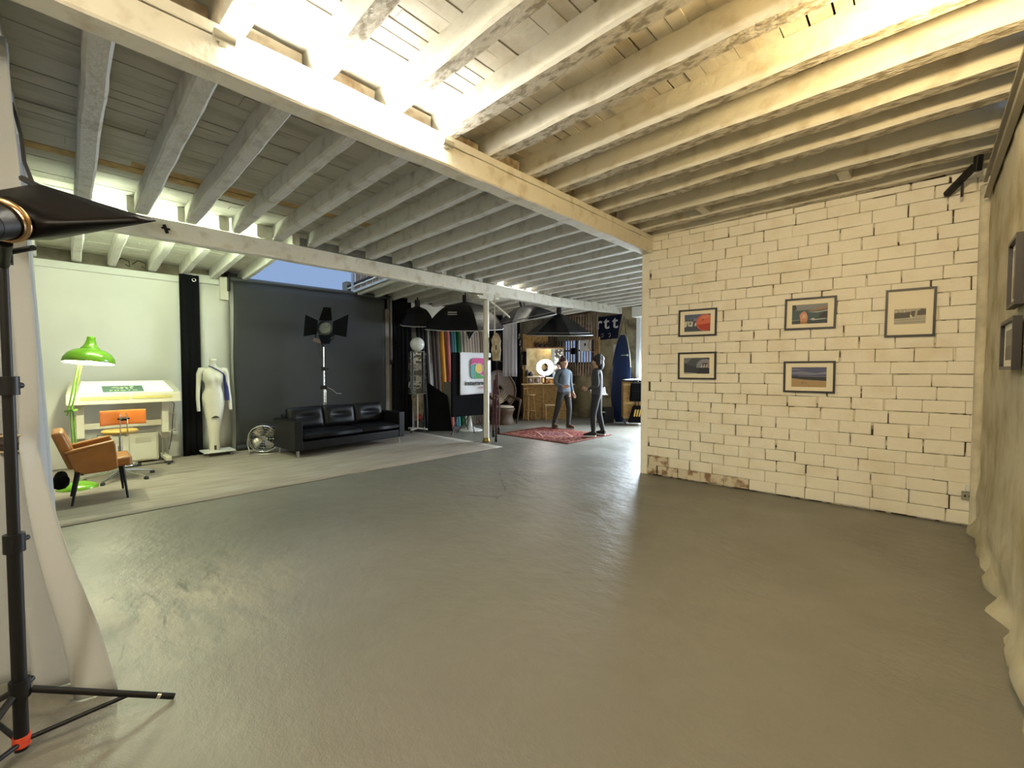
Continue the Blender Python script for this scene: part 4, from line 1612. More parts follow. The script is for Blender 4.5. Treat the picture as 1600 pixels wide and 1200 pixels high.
q.grid(backf, 40, 8)
q.obj('back_fan', M_WICK, pc, solid=.012)
q = MB()
q.tube([backf(k / 40, 1) for k in range(41)], .026, 8)
q.obj('back_rim', M_WICK, pc)
q = MB()
for k in range(11):
    a = PI * (.06 + .88 * k / 10)
    q.cyl((0.02 * math.cos(a), .16, .56), (.27 * math.cos(a), .20, .62 + .34 * math.sin(a)), .011, n=6)
q.obj('back_spindles', mat('pale_wicker', (.36, .27, .17), .6), pc)
q = MB()
q.lathe([(.30, 0), (.31, .03), (.27, .12), (.245, .22), (.27, .33), (.315, .42), (.30, .44), (0, .44)], 32)
q.obj('base', M_WICK, pc)
for s in (-1, 1):
    q = MB()
    q.tube([(s * .32, .22, .78), (s * .37, .05, .72), (s * .38, -.16, .68), (s * .37, -.27, .66), (s * .345, -.29, .58), (s * .33, -.27, .42), (s * .30, -.20, 0)], [.032, .036, .04, .04, .03, .024, .02], 10)
    q.obj('arm', M_WICK, pc)
    q = MB()
    q.tube([(s * .33, .22, .78), (s * .31, .20, .4), (s * .29, .18, 0)], .024, 8)
    q.obj('back_leg', M_WICK, pc)
q = MB()
q.ell((0, -.03, .475), (.275, .27, .045), 28, 10)
o = q.obj('seat_cushion', mat('cream_cushion', (.50, .42, .31), .8), None)
o.location = (-8.47, 8.50, 0)
o.rotation_euler = (0, 0, math.radians(80))
tag(o, 'flat cream cushion on the seat of the wicker chair', 'cushion')

# drapes beyond the rolls
curtain('blackout_curtain', (-9.2, 8.62), (-9.2, 9.95), 0.0, 3.1, 11, .05, M_BLACKCLOTH, 'wide black curtain behind the wicker chair', nx=110)
sheer_m = sheer('grey_sheer', (.66, .66, .70), .4)
curtain('sheer_curtain', (-8.36, 8.36), (-8.08, 8.62), 1.32, 3.05, 4, .03, sheer_m, 'narrow pale sheer curtain hanging above the wicker chair', nx=40)
q = MB()
q.cyl((-8.50, 8.22, 3.06), (-7.95, 8.74, 3.06), .012, n=8)
tag(q.obj('curtain_rod', M_STEEL), 'short rod carrying the narrow sheer curtain', 'rod')
for k, x in enumerate((-.12, .1, .28)):
    q = MB()
    q.cyl((0, 0, 1.75), (0, 0, 2.55), .03, n=10)
    o = q.obj('hanging_garment', mat('dark_green_cloth', (.035, .04, .03), .8))
    o.location = (-9.02, 8.9 + .25 * k, 0)
    tag(o, ('leftmost dark garment hanging on the black curtain rail', 'middle dark garment hanging on the black curtain rail', 'rightmost dark garment hanging on the black curtain rail')[k], 'garment')
q = MB()
q.cyl((-9.02, 8.7, 1.75), (-9.02, 9.6, 1.75), .014, n=8)
q.cyl((-9.02, 8.75, 2.56), (-9.02, 9.55, 2.56), .012, n=8)
q.cyl((-9.02, 8.75, 0), (-9.02, 8.75, 2.56), .014, n=8)
q.cyl((-9.02, 9.55, 0), (-9.02, 9.55, 2.56), .014, n=8)
tag(q.obj('clothes_rail', M_BLACK), 'dark metal clothes rail in front of the wide black curtain', 'rail')

# ------------------------------------------------------------------ make-up counter
mk = thing('makeup_counter', (-8.21, 10.28, 0), VR, 'honey plywood make-up counter with back panel and framed mirror', 'counter')
q = MB()
q.box((-.12, .20, .52), (1.46, .40, 1.04))
q.obj('counter_body', M_OSB, mk, bevel=.004)
q = MB()
q.box((-.10, .17, 1.06), (1.60, .56, .035))
q.obj('worktop', mat('pale_pine_top', (.60, .42, .20), .45, var=.1, scale=4), mk, bevel=.005)
for x in (-.72, -.24, .24):
    q = MB()
    q.box((x, -.008, .52), (.045, .02, 1.0))
    q.obj('batten', M_PINE, mk, bevel=.003)
q = MB()
q.box((-.215, .42, 1.64), (1.27, .03, 1.16))
q.box((-.46, .42, 2.42), (.78, .03, .40))
q.obj('back_panel', M_OSB, mk)
mf = Matrix.Translation((0, .40, 1.70))
q = MB()
for a_, b_ in (((-.74, 1.24), (-.74, 2.17)), ((.40, 1.24), (.40, 2.17)), ((-.76, 2.16), (.42, 2.16)), ((-.76, 1.25), (.42, 1.25))):
    q.bar((a_[0], .385, a_[1]), (b_[0], .385, b_[1]), .035, .05, up=(0, 1, 0))
q.obj('mirror_frame', mat('white_wash_frame', (.62, .56, .46), .5), mk)
q = MB()
q.box((-.17, .393, 1.70), (1.10, .008, .90))
q.obj('mirror', mat('mirror_glass', (.85, .85, .85), .02, 1.0), mk)
q = MB()
for z, w_ in ((1.30, .56), (1.085, .56)):
    q.box((-.43, .30, z), (w_, .14, .015))
for x in (-.71, -.52, -.30, -.15):
    q.box((x, .30, 1.19), (.015, .14, .21))
so = q.obj('pigeonhole_shelf', mat('white_board', (.62, .60, .57), .5))
so.location = (-8.21, 10.28, 0)
so.rotation_euler = (0, 0, VR)
tag(so, 'small white pigeonhole shelf standing on the make-up counter', 'shelf')
FC = Matrix.Translation((-8.21, 10.28, 0)) @ rotm('Z', VR)


def put(o, x, y, z, rz=0):
    o.matrix_world = FC @ Matrix.Translation((x, y, z)) @ rotm('Z', rz)
    return o


rg = thing('ring_light', (0, 0, 0), 0, 'glowing white ring light on a small stand on the make-up counter', 'ring light')
put(rg, -.16, .10, 1.078)
q = MB()
q.torus((0, 0, .50), .195, .05, rotm('X', PI / 2) @ Matrix.Diagonal((1, 1, .5, 1)), 40, 10)
rgl = q.obj('lit_ring', mat('lit_ring_light', (1, 1, 1), .4, emit=(1.0, .90, .88), estr=16), rg)
q = MB()
q.cyl((0, .03, .02), (0, .03, .26), .012, n=10)
q.cyl((0, .03, 0), (0, .03, .02), .09, n=20)
q.obj('stand', M_BLACK, rg)
itm = [('hair_tool', -.72, .28, 1.31, .10, .20, (.02, .018, .018), 'dark lumpy hair tool on the left end of the shelf'), ('dark_bag', -.60, .28, 1.31, .13, .14, (.03, .02, .02), 'small dark bag on top of the pigeonhole shelf'),
       ('toiletry_box', -.62, .27, 1.095, .12, .16, (.30, .24, .25), 'mottled toiletry box in the left pigeonhole'), ('brush_pot', -.41, .27, 1.095, .06, .17, (.20, .15, .14), 'dark brush pot in the middle pigeonhole'),
       ('cream_bottle', -.36, .27, 1.095, .04, .16, (.42, .38, .34), 'pale bottle in the middle pigeonhole'), ('yellow_bottle', -.225, .26, 1.095, .06, .15, (.55, .42, .16), 'yellow bottle in the right pigeonhole'),
       ('brown_jar', -.05, .22, 1.08, .07, .17, (.22, .10, .05), 'brown jar on the counter right of the shelf')]
for nm, x, y, z, w_, h_, c, lab in itm:
    q = MB()
    q.lathe([(0, 0), (w_ / 2, 0), (w_ / 2 * 1.02, h_ * .2), (w_ / 2, h_ * .7), (w_ / 4, h_ * .85), (w_ / 4, h_), (0, h_)], 14)
    o = q.obj(nm, mat('item_' + nm, c, .5, var=.3, scale=25))
    put(o, x, y, z)
    tag(o, lab, nm.split('_')[-1])
tops = [('wooden_figure', -.42, .10, 'leftmost dark carved figure above the mirror'), ('wooden_figure', -.28, .08, 'second dark carved figure above the mirror'), ('wooden_figure', -.13, .13, 'third dark carved figure above the mirror'), ('wooden_figure', .02, .11, 'fourth dark carved figure above the mirror')]
for nm, x, h_, lab in tops:
    q = MB()
    q.ell((0, 0, .06), (.06, .05, .06), 12, 8)
    q.ell((.035, 0, .06 + h_ * .6), (.035, .035, .04), 10, 8)
    q.tube([(-.05, 0, .08), (-.075, 0, .15), (-.06, 0, .19)], .012, 6)
    o = q.obj(nm, mat('dark_carving', (.045, .022, .015), .5))
    put(o, x, .36, 2.185)
    tag(o, lab, 'figure', 'carved figures above the mirror')
q = MB()
q.box((-.08, .36, 2.1775), (1.36, .09, .015))
o = q.obj('narrow_shelf', M_PINE)
put(o, 0, 0, 0)
tag(o, 'narrow ledge above the mirror carrying the carved figures', 'shelf')
q = MB()
q.box((0, 0, 0), (.12, .03, .42))
o = q.obj('hanging_purse', M_BLACKCLOTH, None, bevel=.012)
put(o, -.80, .325, 1.86)
tag(o, 'small black pouch hanging left of the mirror', 'pouch')
for k, z in enumerate((1.62, 1.88, 2.12, 2.34, 2.55)):
    q = MB()
    q.box((0, 0, 0), (.03, .012, .17), Euler((0, .22, 0)))
    o = q.obj('photo_strip', mat('photo_strip', (.55, .52, .48), .5, col2=(.1, .08, .08), scale=18, lo=.48, hi=.54))
    put(o, -.91 + .0 * k - (k - 2) * .03, .40, z)
    tag(o, ('lowest', 'second lowest', 'middle', 'second highest', 'highest')[k] + ' photo strip of the column left of the make-up mirror', 'photo', 'photo strips beside the mirror')

# stools at the counter
M_STOOL = mat('brown_stool_wood', (.42, .24, .09), .42, var=.2, scale=6)
bs = thing('bar_stool', (-8.50, 9.62, 0), math.radians(75), 'round wooden bar stool with low curved back at the counter', 'stool')
q = MB()
q.lathe([(0, .74), (.17, .74), (.185, .755), (.175, .775), (0, .768)], 26)
q.obj('seat', M_PINE, bs)
for k in range(4):
    a = PI / 4 + k * PI / 2
    q = MB()
    q.tube([(.11 * math.cos(a), .11 * math.sin(a), .74), (.20 * math.cos(a), .20 * math.sin(a), 0)], [.016, .014], 8)
    q.obj('leg', M_STOOL, bs)
q = MB()
q.torus((0, 0, .30), .165, .010, None, 28, 6)
q.obj('foot_ring', M_STOOL, bs)
q = MB()
q.tube([(.16 * math.cos(a_ / 10), .17 * math.sin(a_ / 10), .94) for a_ in range(2, 30)], .016, 8)
for a_ in (.5, 1.57, 2.6):
    q.cyl((.13 * math.cos(a_), .14 * math.sin(a_), .76), (.16 * math.cos(a_), .17 * math.sin(a_), .94), .009, n=6)
q.obj('backrest', M_STOOL, bs)
wc = thing('wooden_chair', (-8.00, 10.02, 0), math.radians(-48), 'plain wooden chair in front of the make-up counter', 'chair')
q = MB()
q.box((0, 0, .46), (.38, .38, .03))
q.obj('seat', mat('pale_seat', (.55, .38, .20), .4), wc, bevel=.01)
for sx in (-.16, .16):
    for sy in (-.16, .16):
        q = MB()
        q.bar((sx, sy, 0), (sx, sy, .445 if sy < 0 else .95), .035, .035)
        q.obj('leg' if sy < 0 else 'back_post', M_STOOL, wc, bevel=.006)
q = MB()
q.tube([(-.16, .16, .90), (-.08, .185, .95), (.08, .185, .95), (.16, .16, .90)], .02, 8)
q.tube([(-.16, .16, .70), (0, .18, .71), (.16, .16, .70)], .014, 8)
q.obj('backrest', M_STOOL, wc)

# ------------------------------------------------------------------ slatted screen, window and sign on the far wall
M_SLAT = mat('brown_slats', (.27, .20, .15), .7, var=.25, scale=5)
sl_ = thing('slatted_screen', (-8.0, 11.36, 0), 0, 'tall screen of brown vertical slats in front of the far window', 'screen')
q = MB()
for z in (1.35, 2.46, 2.86, 3.22):
    q.box((-.05, .03, z), (1.56, .03, .05))
q.obj('rail', M_SLAT, sl_)
rs_ = random.Random(9)
for k in range(16):
    x = -.80 + k * .101
    q = MB()
    q.box((x, 0, 2.28 + rs_.uniform(-.02, .02)), (.042, .022, 1.92))
    q.obj('slat', M_SLAT, sl_)
for k in range(5):
    q = MB()
    q.box((-1.35 + k * .115, 0, 2.85), (.045, .022, .80))
    q.obj('slat', M_SLAT, sl_)
q = MB()
q.box((-1.1, .03, 3.05), (.62, .03, .05))
q.box((-1.1, .03, 2.6), (.62, .03, .05))
q.obj('rail', M_SLAT, sl_)
q = MB()
for x in (-8.72, -8.10, -7.53):
    q.box((x, 11.47, 2.1), (.06, .06, .82))
for z in (1.72, 2.12, 2.48):
    q.box((-8.125, 11.47, z), (1.25, .05, .05))
struct(q.obj('window_3', M_BLACK), 'dark framed window behind the slatted screen')


def wallthing(nm, x, y, z, lab, cat):
    return thing(nm, (x, y, z), 0, lab, cat)


q = MB()
q.prism([(-.38, 0, .34), (.42, 0, .36), (.33, 0, .0), (.28, 0, -.34), (-.38, 0, -.36)], (0, .03, 0))
sg = q.obj('shop_sign', mat('navy_sign_board', (.005, .007, .028), .7, spec=.2))
sg.location = (-6.94, 11.468, 2.78)
tag(sg, 'navy sign board with big white letters on the far wall', 'sign')
M_LET = mat('white_sign_letter', (.50, .49, .50), .6)
for ch, x in (('a', -.66), ('r', -.34), ('t', -.08), ('t', .215)):
    Mx = Matrix.Translation((x, -.02, .13)) @ FACE
    text_mesh('sign_letter', ch, .52, Mx, M_LET, sg, .012, bold=.006)
for x, w_ in ((-.28, .07), (-.02, .06)):
    q = MB()
    q.tube([(x, -.004, -.20), (x + w_, -.004, -.17), (x + w_ * 1.2, -.004, -.25), (x + w_ * .3, -.004, -.29)], .012, 6)
    q.obj('sign_scroll', mat('grey_scroll', (.22, .21, .20), .6), sg)
q = MB()
q.grid(lambda u, v: (-.20 + .40 * u, .015 * math.sin(u * 8), -.17 + .34 * v - (.05 if (v == 0 and int(u * 12) % 3 == 0) else 0)), 12, 8)
o = q.obj('white_paper_cutout', mat('white_paper', (.60, .60, .60), .7), None, solid=.004)
o.location = (-7.68, 11.31, 2.26)
tag(o, 'white jagged paper with a dark dot hung on the slats', 'paper')
q = MB()
q.prism([(.03 * math.cos(2 * PI * k / 14), -.022, .03 + .05 * math.sin(2 * PI * k / 14)) for k in range(14)], (0, .006, 0))
q.obj('dark_dot', M_BLACK, o)
q = MB()
q.box((0, 0, 0), (.36, .03, .13), Euler((0, -.05, 0)))
o = q.obj('green_plank_sign', mat('grey_green_plank', (.20, .22, .15), .7))
o.location = (-8.62, 11.332, 2.52)
tag(o, 'small grey green plank fixed high on the slats', 'plank')
q = MB()
q.box((0, 0, 0), (.17, .05, .20))
o = q.obj('black_speaker_box', M_BLACK, None, bevel=.01)
o.location = (-8.14, 11.322, 2.10)
tag(o, 'small black box hanging on the slats before the window', 'box')
hp = thing('wooden_hoop', (-7.30, 11.28, 1.72), 0, 'brown wooden hoop with two uprights hanging beside the window', 'hoop')
q = MB()
q.tube([(.20 * math.cos(2 * PI * k / 28) - .05, 0, .55 + .22 * math.sin(2 * PI * k / 28)) for k in range(29)], .014, 6)
q.obj('hoop', M_STOOL, hp)
for x in (.04, .13):
    q = MB()
    q.bar((x, .02, .0), (x, .02, .78), .035, .03)
    q.obj('upright', M_STOOL, hp)
q = MB()
for k in range(5):
    q.box((0, 0, .26 - k * .128), (.16, .012, .10))
    q.box((0, .004, .26 - k * .128 - .064), (.15, .006, .03))
o = q.obj('notice_strip', mat('white_paper', (.60, .60, .60), .7))
o.location = (-6.72, 11.492, 1.95)
tag(o, 'vertical strip of five white notices left of the surfboard', 'notice')

# surfboard
sb = thing('surfboard', (-6.36, 11.08, 0), 0, 'dark blue surfboard standing upright against the far wall', 'surfboard')


def outline(t):
    return .335 * (math.sin(PI * min(1, max(0, .06 + .90 * t))) ** .55) * (1 - .10 * t)


q = MB()
rings = []
for k in range(25):
    t_ = k / 24
    w_ = max(.02, outline(t_) if 0 < t_ < 1 else (.12 if t_ == 0 else .07))
    z = 2.52 * t_
    rings.append([(w_ * math.cos(2 * PI * j / 20), .02 + .03 * math.sin(2 * PI * j / 20) + .11 * t_ + .06 * t_ ** 4, z) for j in range(20)])
q.loft(rings)
q.obj('deck', mat('deep_blue_deck', (.004, .018, .070), .35), sb)
q = MB()
q.tube([rings[k][0] for k in range(15, 25)] + [rings[24][10]], .013, 8)
e = q.obj('rail_stripe', mat('cream_rail', (.62, .55, .36), .4), sb)
e['label'] = 'cream rail along the right edge near the nose'
q = MB()
q.box((.10, .058, 1.92), (.16, .004, .016))
q.torus((.22, .06, 1.92), .022, .006, rotm('X', PI / 2), 16, 5)
q.obj('small_emblem', M_PALE, sb)
q = MB()
q.tube([(-.10, .14, 2.45), (.0, .25, 3.05), (.12, .16, 2.46)], .008, 6)
q.obj('hanging_strap', M_BLACK, sb)

# roller shutter door
struct(MB().box((-5.965, 11.47, 1.52), (.11, .10, 3.04)).obj('door_1', M_WHITE), 'white jamb of the open roller shutter door')
q = MB()
q.box((-4.65, 11.36, 3.14), (2.85, .26, .30))
struct(q.obj('door_2', M_WHITE, None, bevel=.02), 'white roller shutter box above the open door')

# wheeled plywood crate
cr = thing('wheeled_crate', (-5.62, 11.02, 0), VR - .15, 'honey coloured plywood crate on casters by the shutter door', 'crate')
q = MB()
q.box((.03, .06, .68), (1.10, .50, 1.0))
q.obj('body', M_OSB, cr, bevel=.006)
for z in (.22, .60, 1.10):
    q = MB()
    q.box((.03, -.205, z), (1.10, .03, .06))
    q.obj('batten', M_PINE, cr, bevel=.003)
for x in (-.45, .5):
    for y in (-.1, .22):
        q = MB()
        q.cyl((x - .015, y, .065), (x + .015, y, .065), .065, n=18)
        q.box((x, y, .14), (.05, .06, .08))
        q.obj('caster', mat('grey_caster', (.16, .16, .15), .5), cr)
q = MB()
q.box((.03, .06, 1.195), (1.16, .56, .03))
q.obj('top', M_BLACK, cr)
q = MB()


def shf(u, v):
    return (-.5 + 1.12 * u, -.22 + .56 * v, 1.222 + .03 * abs(noise.noise((u * 6, v * 5, 2))) + .03 * math.sin(u * 3.1) * v)


q.grid(shf, 24, 14)
o = q.obj('plastic_sheet', mat('pale_plastic_sheet', (.60, .66, .70), .25), None, solid=.006)
o.matrix_world = Matrix.Translation((-5.62, 11.02, 0)) @ rotm('Z', VR - .15)
tag(o, 'pale crumpled plastic sheet lying on the wheeled crate', 'sheet')


def hangbag(x, z0, w_, h_, lab, stripes=False, taper=.8):
    t = thing('backpack' if not stripes else 'striped_bag', (0, 0, 0), 0, lab, 'bag')
    t.matrix_world = Matrix.Translation((-5.62, 11.02, 0)) @ rotm('Z', VR - .15) @ Matrix.Translation((x, -.30, z0))
    q_ = MB()
    q_.box((0, 0, h_ / 2), (w_, .14, h_), None, (taper, .7))
    bo = q_.obj('body', M_BLACKCLOTH, t, bevel=.03, seg=3)
    q_ = MB()
    q_.tube([(-.05, .02, h_ - .01), (-.04, .04, h_ + .12), (.04, .04, h_ + .12), (.05, .02, h_ - .01)], .012, 6)
    q_.obj('strap', M_BLACK, t)
    if stripes:
        ys = mat('yellow_stripe', (.60, .38, .06), .6)
        for k in range(4):
            q_ = MB()
            x_ = -.10 + k * .065
            q_.prism([(x_, -.077 + .0, h_ * .38), (x_ + .035, -.077, h_ * .38), (x_ + .075, -.066, h_ * .78), (x_ + .04, -.066, h_ * .78)], (0, .012, 0))
            q_.obj('stripe', ys, t)
    else:
        q_ = MB()
        q_.box((0, -.075, h_ * .36), (w_ * .7, .03, h_ * .4))
        q_.obj('pocket', M_BLACKCLOTH, t, bevel=.012)
    return t


hangbag(-.20, .66, .34, .50, 'black backpack hanging on the front of the wheeled crate')
hangbag(.18, .58, .32, .48, 'second black bag hanging on the crate, partly behind the brick wall')
hangbag(-.17, .08, .48, .46, 'black bag with yellow stripes hanging low on the wheeled crate', True, .45)
q = MB()
q.box((0, 0, .22), (.28, .24, .44))
o = q.obj('black_crate', M_BLACK, None, bevel=.01)
o.location = (-6.55, 10.80, 0)
o.rotation_euler = (0, 0, VR)
tag(o, 'black box on the floor between the bar stool and the wheeled crate', 'box')

ws = thing('white_bar_stool', (-6.55, 10.32, 0), VR, 'white shell bar stool on a chrome post right of the rug', 'stool')
q = MB()
q.lathe([(0, 0), (.20, 0), (.20, .012), (.05, .03), (.03, .05)], 28)
q.cyl((0, 0, .03), (0, 0, .80), .026, n=14)
q.obj('post', M_CHROME, ws)
q = MB()
q.grid(lambda u, v: ((u - .5) * .42, -.20 + .40 * v, .82 + .30 * max(0, v - .6) ** 1.5 * 2 + .05 * (2 * u - 1) ** 2 * v), 16, 12)
q.obj('seat_shell', M_WHITE, ws, solid=.014)
q = MB()
q.tube([(0, 0, .33), (.10, -.14, .33), (.18, -.10, .33), (.16, 0, .33), (0, 0, .33)], .010, 6)
q.obj('foot_rest', M_CHROME, ws)
# ------------------------------------------------------------------ rug
def rug_material(hw, hh):
    m = bpy.data.materials.new('red_oriental_rug')
    m.use_nodes = True
    nt = m.node_tree
    L = nt.links.new
    p = nt.nodes['Principled BSDF']
    p.inputs['Roughness'].default_value = 0.95
    p.inputs['Specular IOR Level'].default_value = 0.1
    tc = nt.nodes.new('ShaderNodeTexCoord')
    sx = nt.nodes.new('ShaderNodeSeparateXYZ')
    L(tc.outputs['Object'], sx.inputs[0])

    def math_(op, a, b=None):
        n = nt.nodes.new('ShaderNodeMath')
        n.operation = op
        for i, q in enumerate((a, b)):
            if q is None:
                continue
            if isinstance(q, (int, float)):
                n.inputs[i].default_value = q
            else:
                L(q, n.inputs[i])
        return n.outputs[0]

    def mix(f, a, b):
        x = nt.nodes.new('ShaderNodeMix')
        x.data_type = 'RGBA'
        L(f, x.inputs[0])
        for i, q in ((6, a), (7, b)):
            if isinstance(q, tuple):
                x.inputs[i].default_value = (*q, 1)
            else:
                L(q, x.inputs[i])
        return x.outputs[2]
    ax, ay = math_('ABSOLUTE', sx.outputs[0]), math_('ABSOLUTE', sx.outputs[1])
    ed = math_('MINIMUM', math_('SUBTRACT', hw, ax), math_('SUBTRACT', hh, ay))
    v = nt.nodes.new('ShaderNodeTexVoronoi')
    v.inputs['Scale'].default_value = 13
    L(tc.outputs['Object'], v.inputs['Vector'])
    cells = math_('LESS_THAN', v.outputs['Distance'], 0.30)
    rings = math_('GREATER_THAN', math_('SINE', math_('MULTIPLY', v.outputs['Distance'], 22)), 0.35)
    field = mix(rings, (.17, .030, .024), (.060, .012, .012))
    field = mix(cells, field, (.36, .20, .13))
    dia = math_('ADD', math_('MULTIPLY', ax, 1.25), math_('MULTIPLY', ay, 1.6))
    med = math_('LESS_THAN', dia, 0.62)
    field = mix(math_('MULTIPLY', med, rings), field, (.05, .045, .07))
    bnd = math_('LESS_THAN', math_('ABSOLUTE', math_('SUBTRACT', dia, .66)), .03)
    field = mix(bnd, field, (.40, .25, .16))
    border = math_('LESS_THAN', ed, 0.24)
    bcol = mix(cells, (.11, .018, .016), (.33, .17, .11))
    col_ = mix(border, field, bcol)
    for d in (.24, .05):
        col_ = mix(math_('LESS_THAN', math_('ABSOLUTE', math_('SUBTRACT', ed, d)), .012), col_, (.30, .17, .11))
    col_ = mix(math_('LESS_THAN', ed, .025), col_, (.09, .02, .02))
    L(col_, p.inputs['Base Color'])
    return m


q = MB()
q.grid(lambda u, v: (-1.02 + 2.04 * u, -.86 + 1.72 * v, .006 + .002 * noise.noise((u * 6, v * 6, 0))), 24, 20)
o = q.obj('oriental_rug', rug_material(1.02, .86), None, solid=.008)
o.location = (-6.22, 7.90, .001)
tag(o, 'dark red patterned oriental rug on the concrete beyond the column', 'rug')

# ------------------------------------------------------------------ framed photographs
M_FRM = mat('black_picture_frame', (.014, .011, .010), .4)
M_PASS = mat('cream_passepartout', (.86, .79, .62), .8)
WM = Matrix.Translation((A.x, A.y, 0)) @ rotm('Z', ang)


def C_(nm, c, **k):
    return mat('print_' + nm, c, .5, **k)


def framed(u0, u1, z0, z1, pic, build, label, roll=0.0, base=WM, depth=.022, off=-.022):
    t = thing('framed_photo', (0, 0, 0), 0, label, 'picture', None)
    w_, h_ = u1 - u0, z1 - z0
    t.matrix_world = base @ Matrix.Translation(((u0 + u1) / 2, off, (z0 + z1) / 2)) @ rotm('Y', roll)
    q_ = MB()
    b_ = .021
    for x, z, sx_, sz_ in ((0, h_ / 2 - b_ / 2, w_, b_), (0, -h_ / 2 + b_ / 2, w_, b_), (-w_ / 2 + b_ / 2, 0, b_, h_ - 2 * b_), (w_ / 2 - b_ / 2, 0, b_, h_ - 2 * b_)):
        q_.box((x, 0, z), (sx_, depth, sz_))
    q_.obj('frame', M_FRM, t)
    q_ = MB()
    q_.box((0, .004, 0), (w_ - 2 * b_, .006, h_ - 2 * b_))
    q_.obj('passepartout', M_PASS, t)
    px0, px1, pz0, pz1 = pic
    q_ = MB()
    q_.M = Matrix.Translation((0, -.0, 0))
    PW, PH = px1 - px0, pz1 - pz0
    lvl = [0]

    def shape(m, pts):
        q_.use(m)
        lvl[0] += 1
        y = .0005 - .0003 * lvl[0]
        q_.poly([(px0 + PW * min(1, max(0, a)), y, pz0 + PH * min(1, max(0, b))) for a, b in pts])
    build(shape)
    q_.obj('print', None, t)
    return t


def disc(cx, cz, rx, rz, n=26, a0=0, a1=2 * PI):
    return [(cx + rx * math.cos(a0 + (a1 - a0) * k / n), cz + rz * math.sin(a0 + (a1 - a0) * k / n)) for k in range(n)]


FULL = [(0, 0), (1, 0), (1, 1), (0, 1)]


def p_red(s):
    s(C_('slate', (.055, .065, .085)), FULL)
    s(C_('dusk_blue', (.075, .10, .19)), [(0, .60), (1, .60), (1, 1), (0, 1)])
    s(C_('dusk_light', (.16, .19, .26)), [(0, .60), (.5, .60), (.5, .78), (0, .74)])
    for x in (.05, .16, .27):
        s(C_('dark_hut', (.03, .03, .04)), [(x, .62), (x + .07, .62), (x + .07, .74), (x, .74)])
    s(C_('white_shape', (.58, .56, .52)), [(0, .30), (.03, .24), (.10, .34), (.12, .60), (0, .60)])
    s(C_('white_shape', (.58, .56, .52)), [(.15, .32), (.32, .28), (.34, .58), (.13, .60)])
    s(C_('slate', (.055, .065, .085)), [(.20, .40), (.26, .40), (.26, .54), (.20, .54)])
    s(C_('white_shape', (.58, .56, .52)), [(.40, .30), (.46, .32), (.48, .52), (.42, .50)])
    s(C_('red_disc', (.62, .13, .06)), [(min(1, a), b) for a, b in disc(.80, .50, .34, .48)])
    s(C_('deep_red', (.42, .04, .015)), [(.50, .36), (1, .46), (1, .10), (.84, .04), (.64, .10)])
    s(C_('pale_red', (.66, .22, .13)), [(.58, .66), (.70, .88), (.9, .94), (1, .80), (.78, .72)])
    s(C_('tower', (.35, .06, .03)), [(.68, .6), (.74, .6), (.76, .7), (.70, .74)])


def p_road(s):
    s(C_('dark_land', (.030, .034, .045)), FULL)
    s(C_('grey_sky', (.17, .16, .19)), [(0, .72), (.10, .62), (.34, 1), (0, 1)])
    s(C_('grey_road', (.06, .07, .085)), [(.08, .62), (.34, 1), (.85, 1), (.62, .8), (.5, .4), (.2, .55)])
    s(C_('dome', (.24, .25, .28)), disc(.84, .48, .34, .44, 24, -.2, PI + .4))
    s(C_('dome_dark', (.05, .05, .07)), disc(.84, .42, .20, .26, 20, 0, PI))
    for x in (.66, .76, .86):
        s(C_('glints', (.55, .55, .55)), [(x, .40), (x + .05, .38), (x + .08, .56), (x + .04, .60)])
    s(C_('hull', (.015, .015, .025)), [(.55, .0), (1, .0), (1, .36), (.62, .34)])
    s(C_('pink_edge', (.42, .22, .24)), [(.95, .36), (1, .36), (1, .72), (.95, .66)])
    s(C_('bright_line', (.5, .46, .38)), [(0, .04), (.52, .0), (.5, .03), (0, .085)])


def p_sea(s):
    s(C_('dark_sea', (.018, .030, .040)), FULL)
    s(C_('teal_sea', (.035, .075, .085)), [(0, .2), (1, .14), (1, .7), (0, .75)])
    s(C_('pale_sky', (.20, .22, .23)), [(.10, .70), (1, .74), (1, 1), (.0, 1)])
    s(C_('dark_tree', (.02, .03, .03)), [(0, .72), (.14, .76), (.10, 1), (0, 1)])
    s(C_('cliff', (.30, .17, .10)), [(.42, .66), (.65, .74), (.8, .82), (1, .86), (1, .74), (.8, .68), (.55, .64)])
    s(C_('white_bay', (.40, .40, .36)), [(.46, .60), (.8, .62), (1, .68), (1, .62), (.7, .55)])
    s(C_('rocks', (.02, .018, .018)), [(.76, .28), (.80, .46), (.92, .58), (1, .56), (1, .24)])
    s(C_('statue', (.52, .24, .15)), [(.25, .12), (.44, .12), (.46, .34), (.42, .56), (.36, .66), (.28, .60), (.22, .46)])
    s(C_('statue_pale', (.62, .40, .30)), [(.28, .28), (.40, .30), (.40, .50), (.31, .50)])
    s(C_('pedestal_gold', (.34, .16, .03)), [(.24, 0), (.44, 0), (.43, .13), (.26, .13)])
    s(C_('spray', (.45, .46, .44)), [(.0, .18), (.22, .2), (.22, .22), (.0, .2)])
    s(C_('spray', (.45, .46, .44)), [(.52, .22), (.62, .30), (.66, .22), (.98, .25), (.98, .22), (.6, .16)])


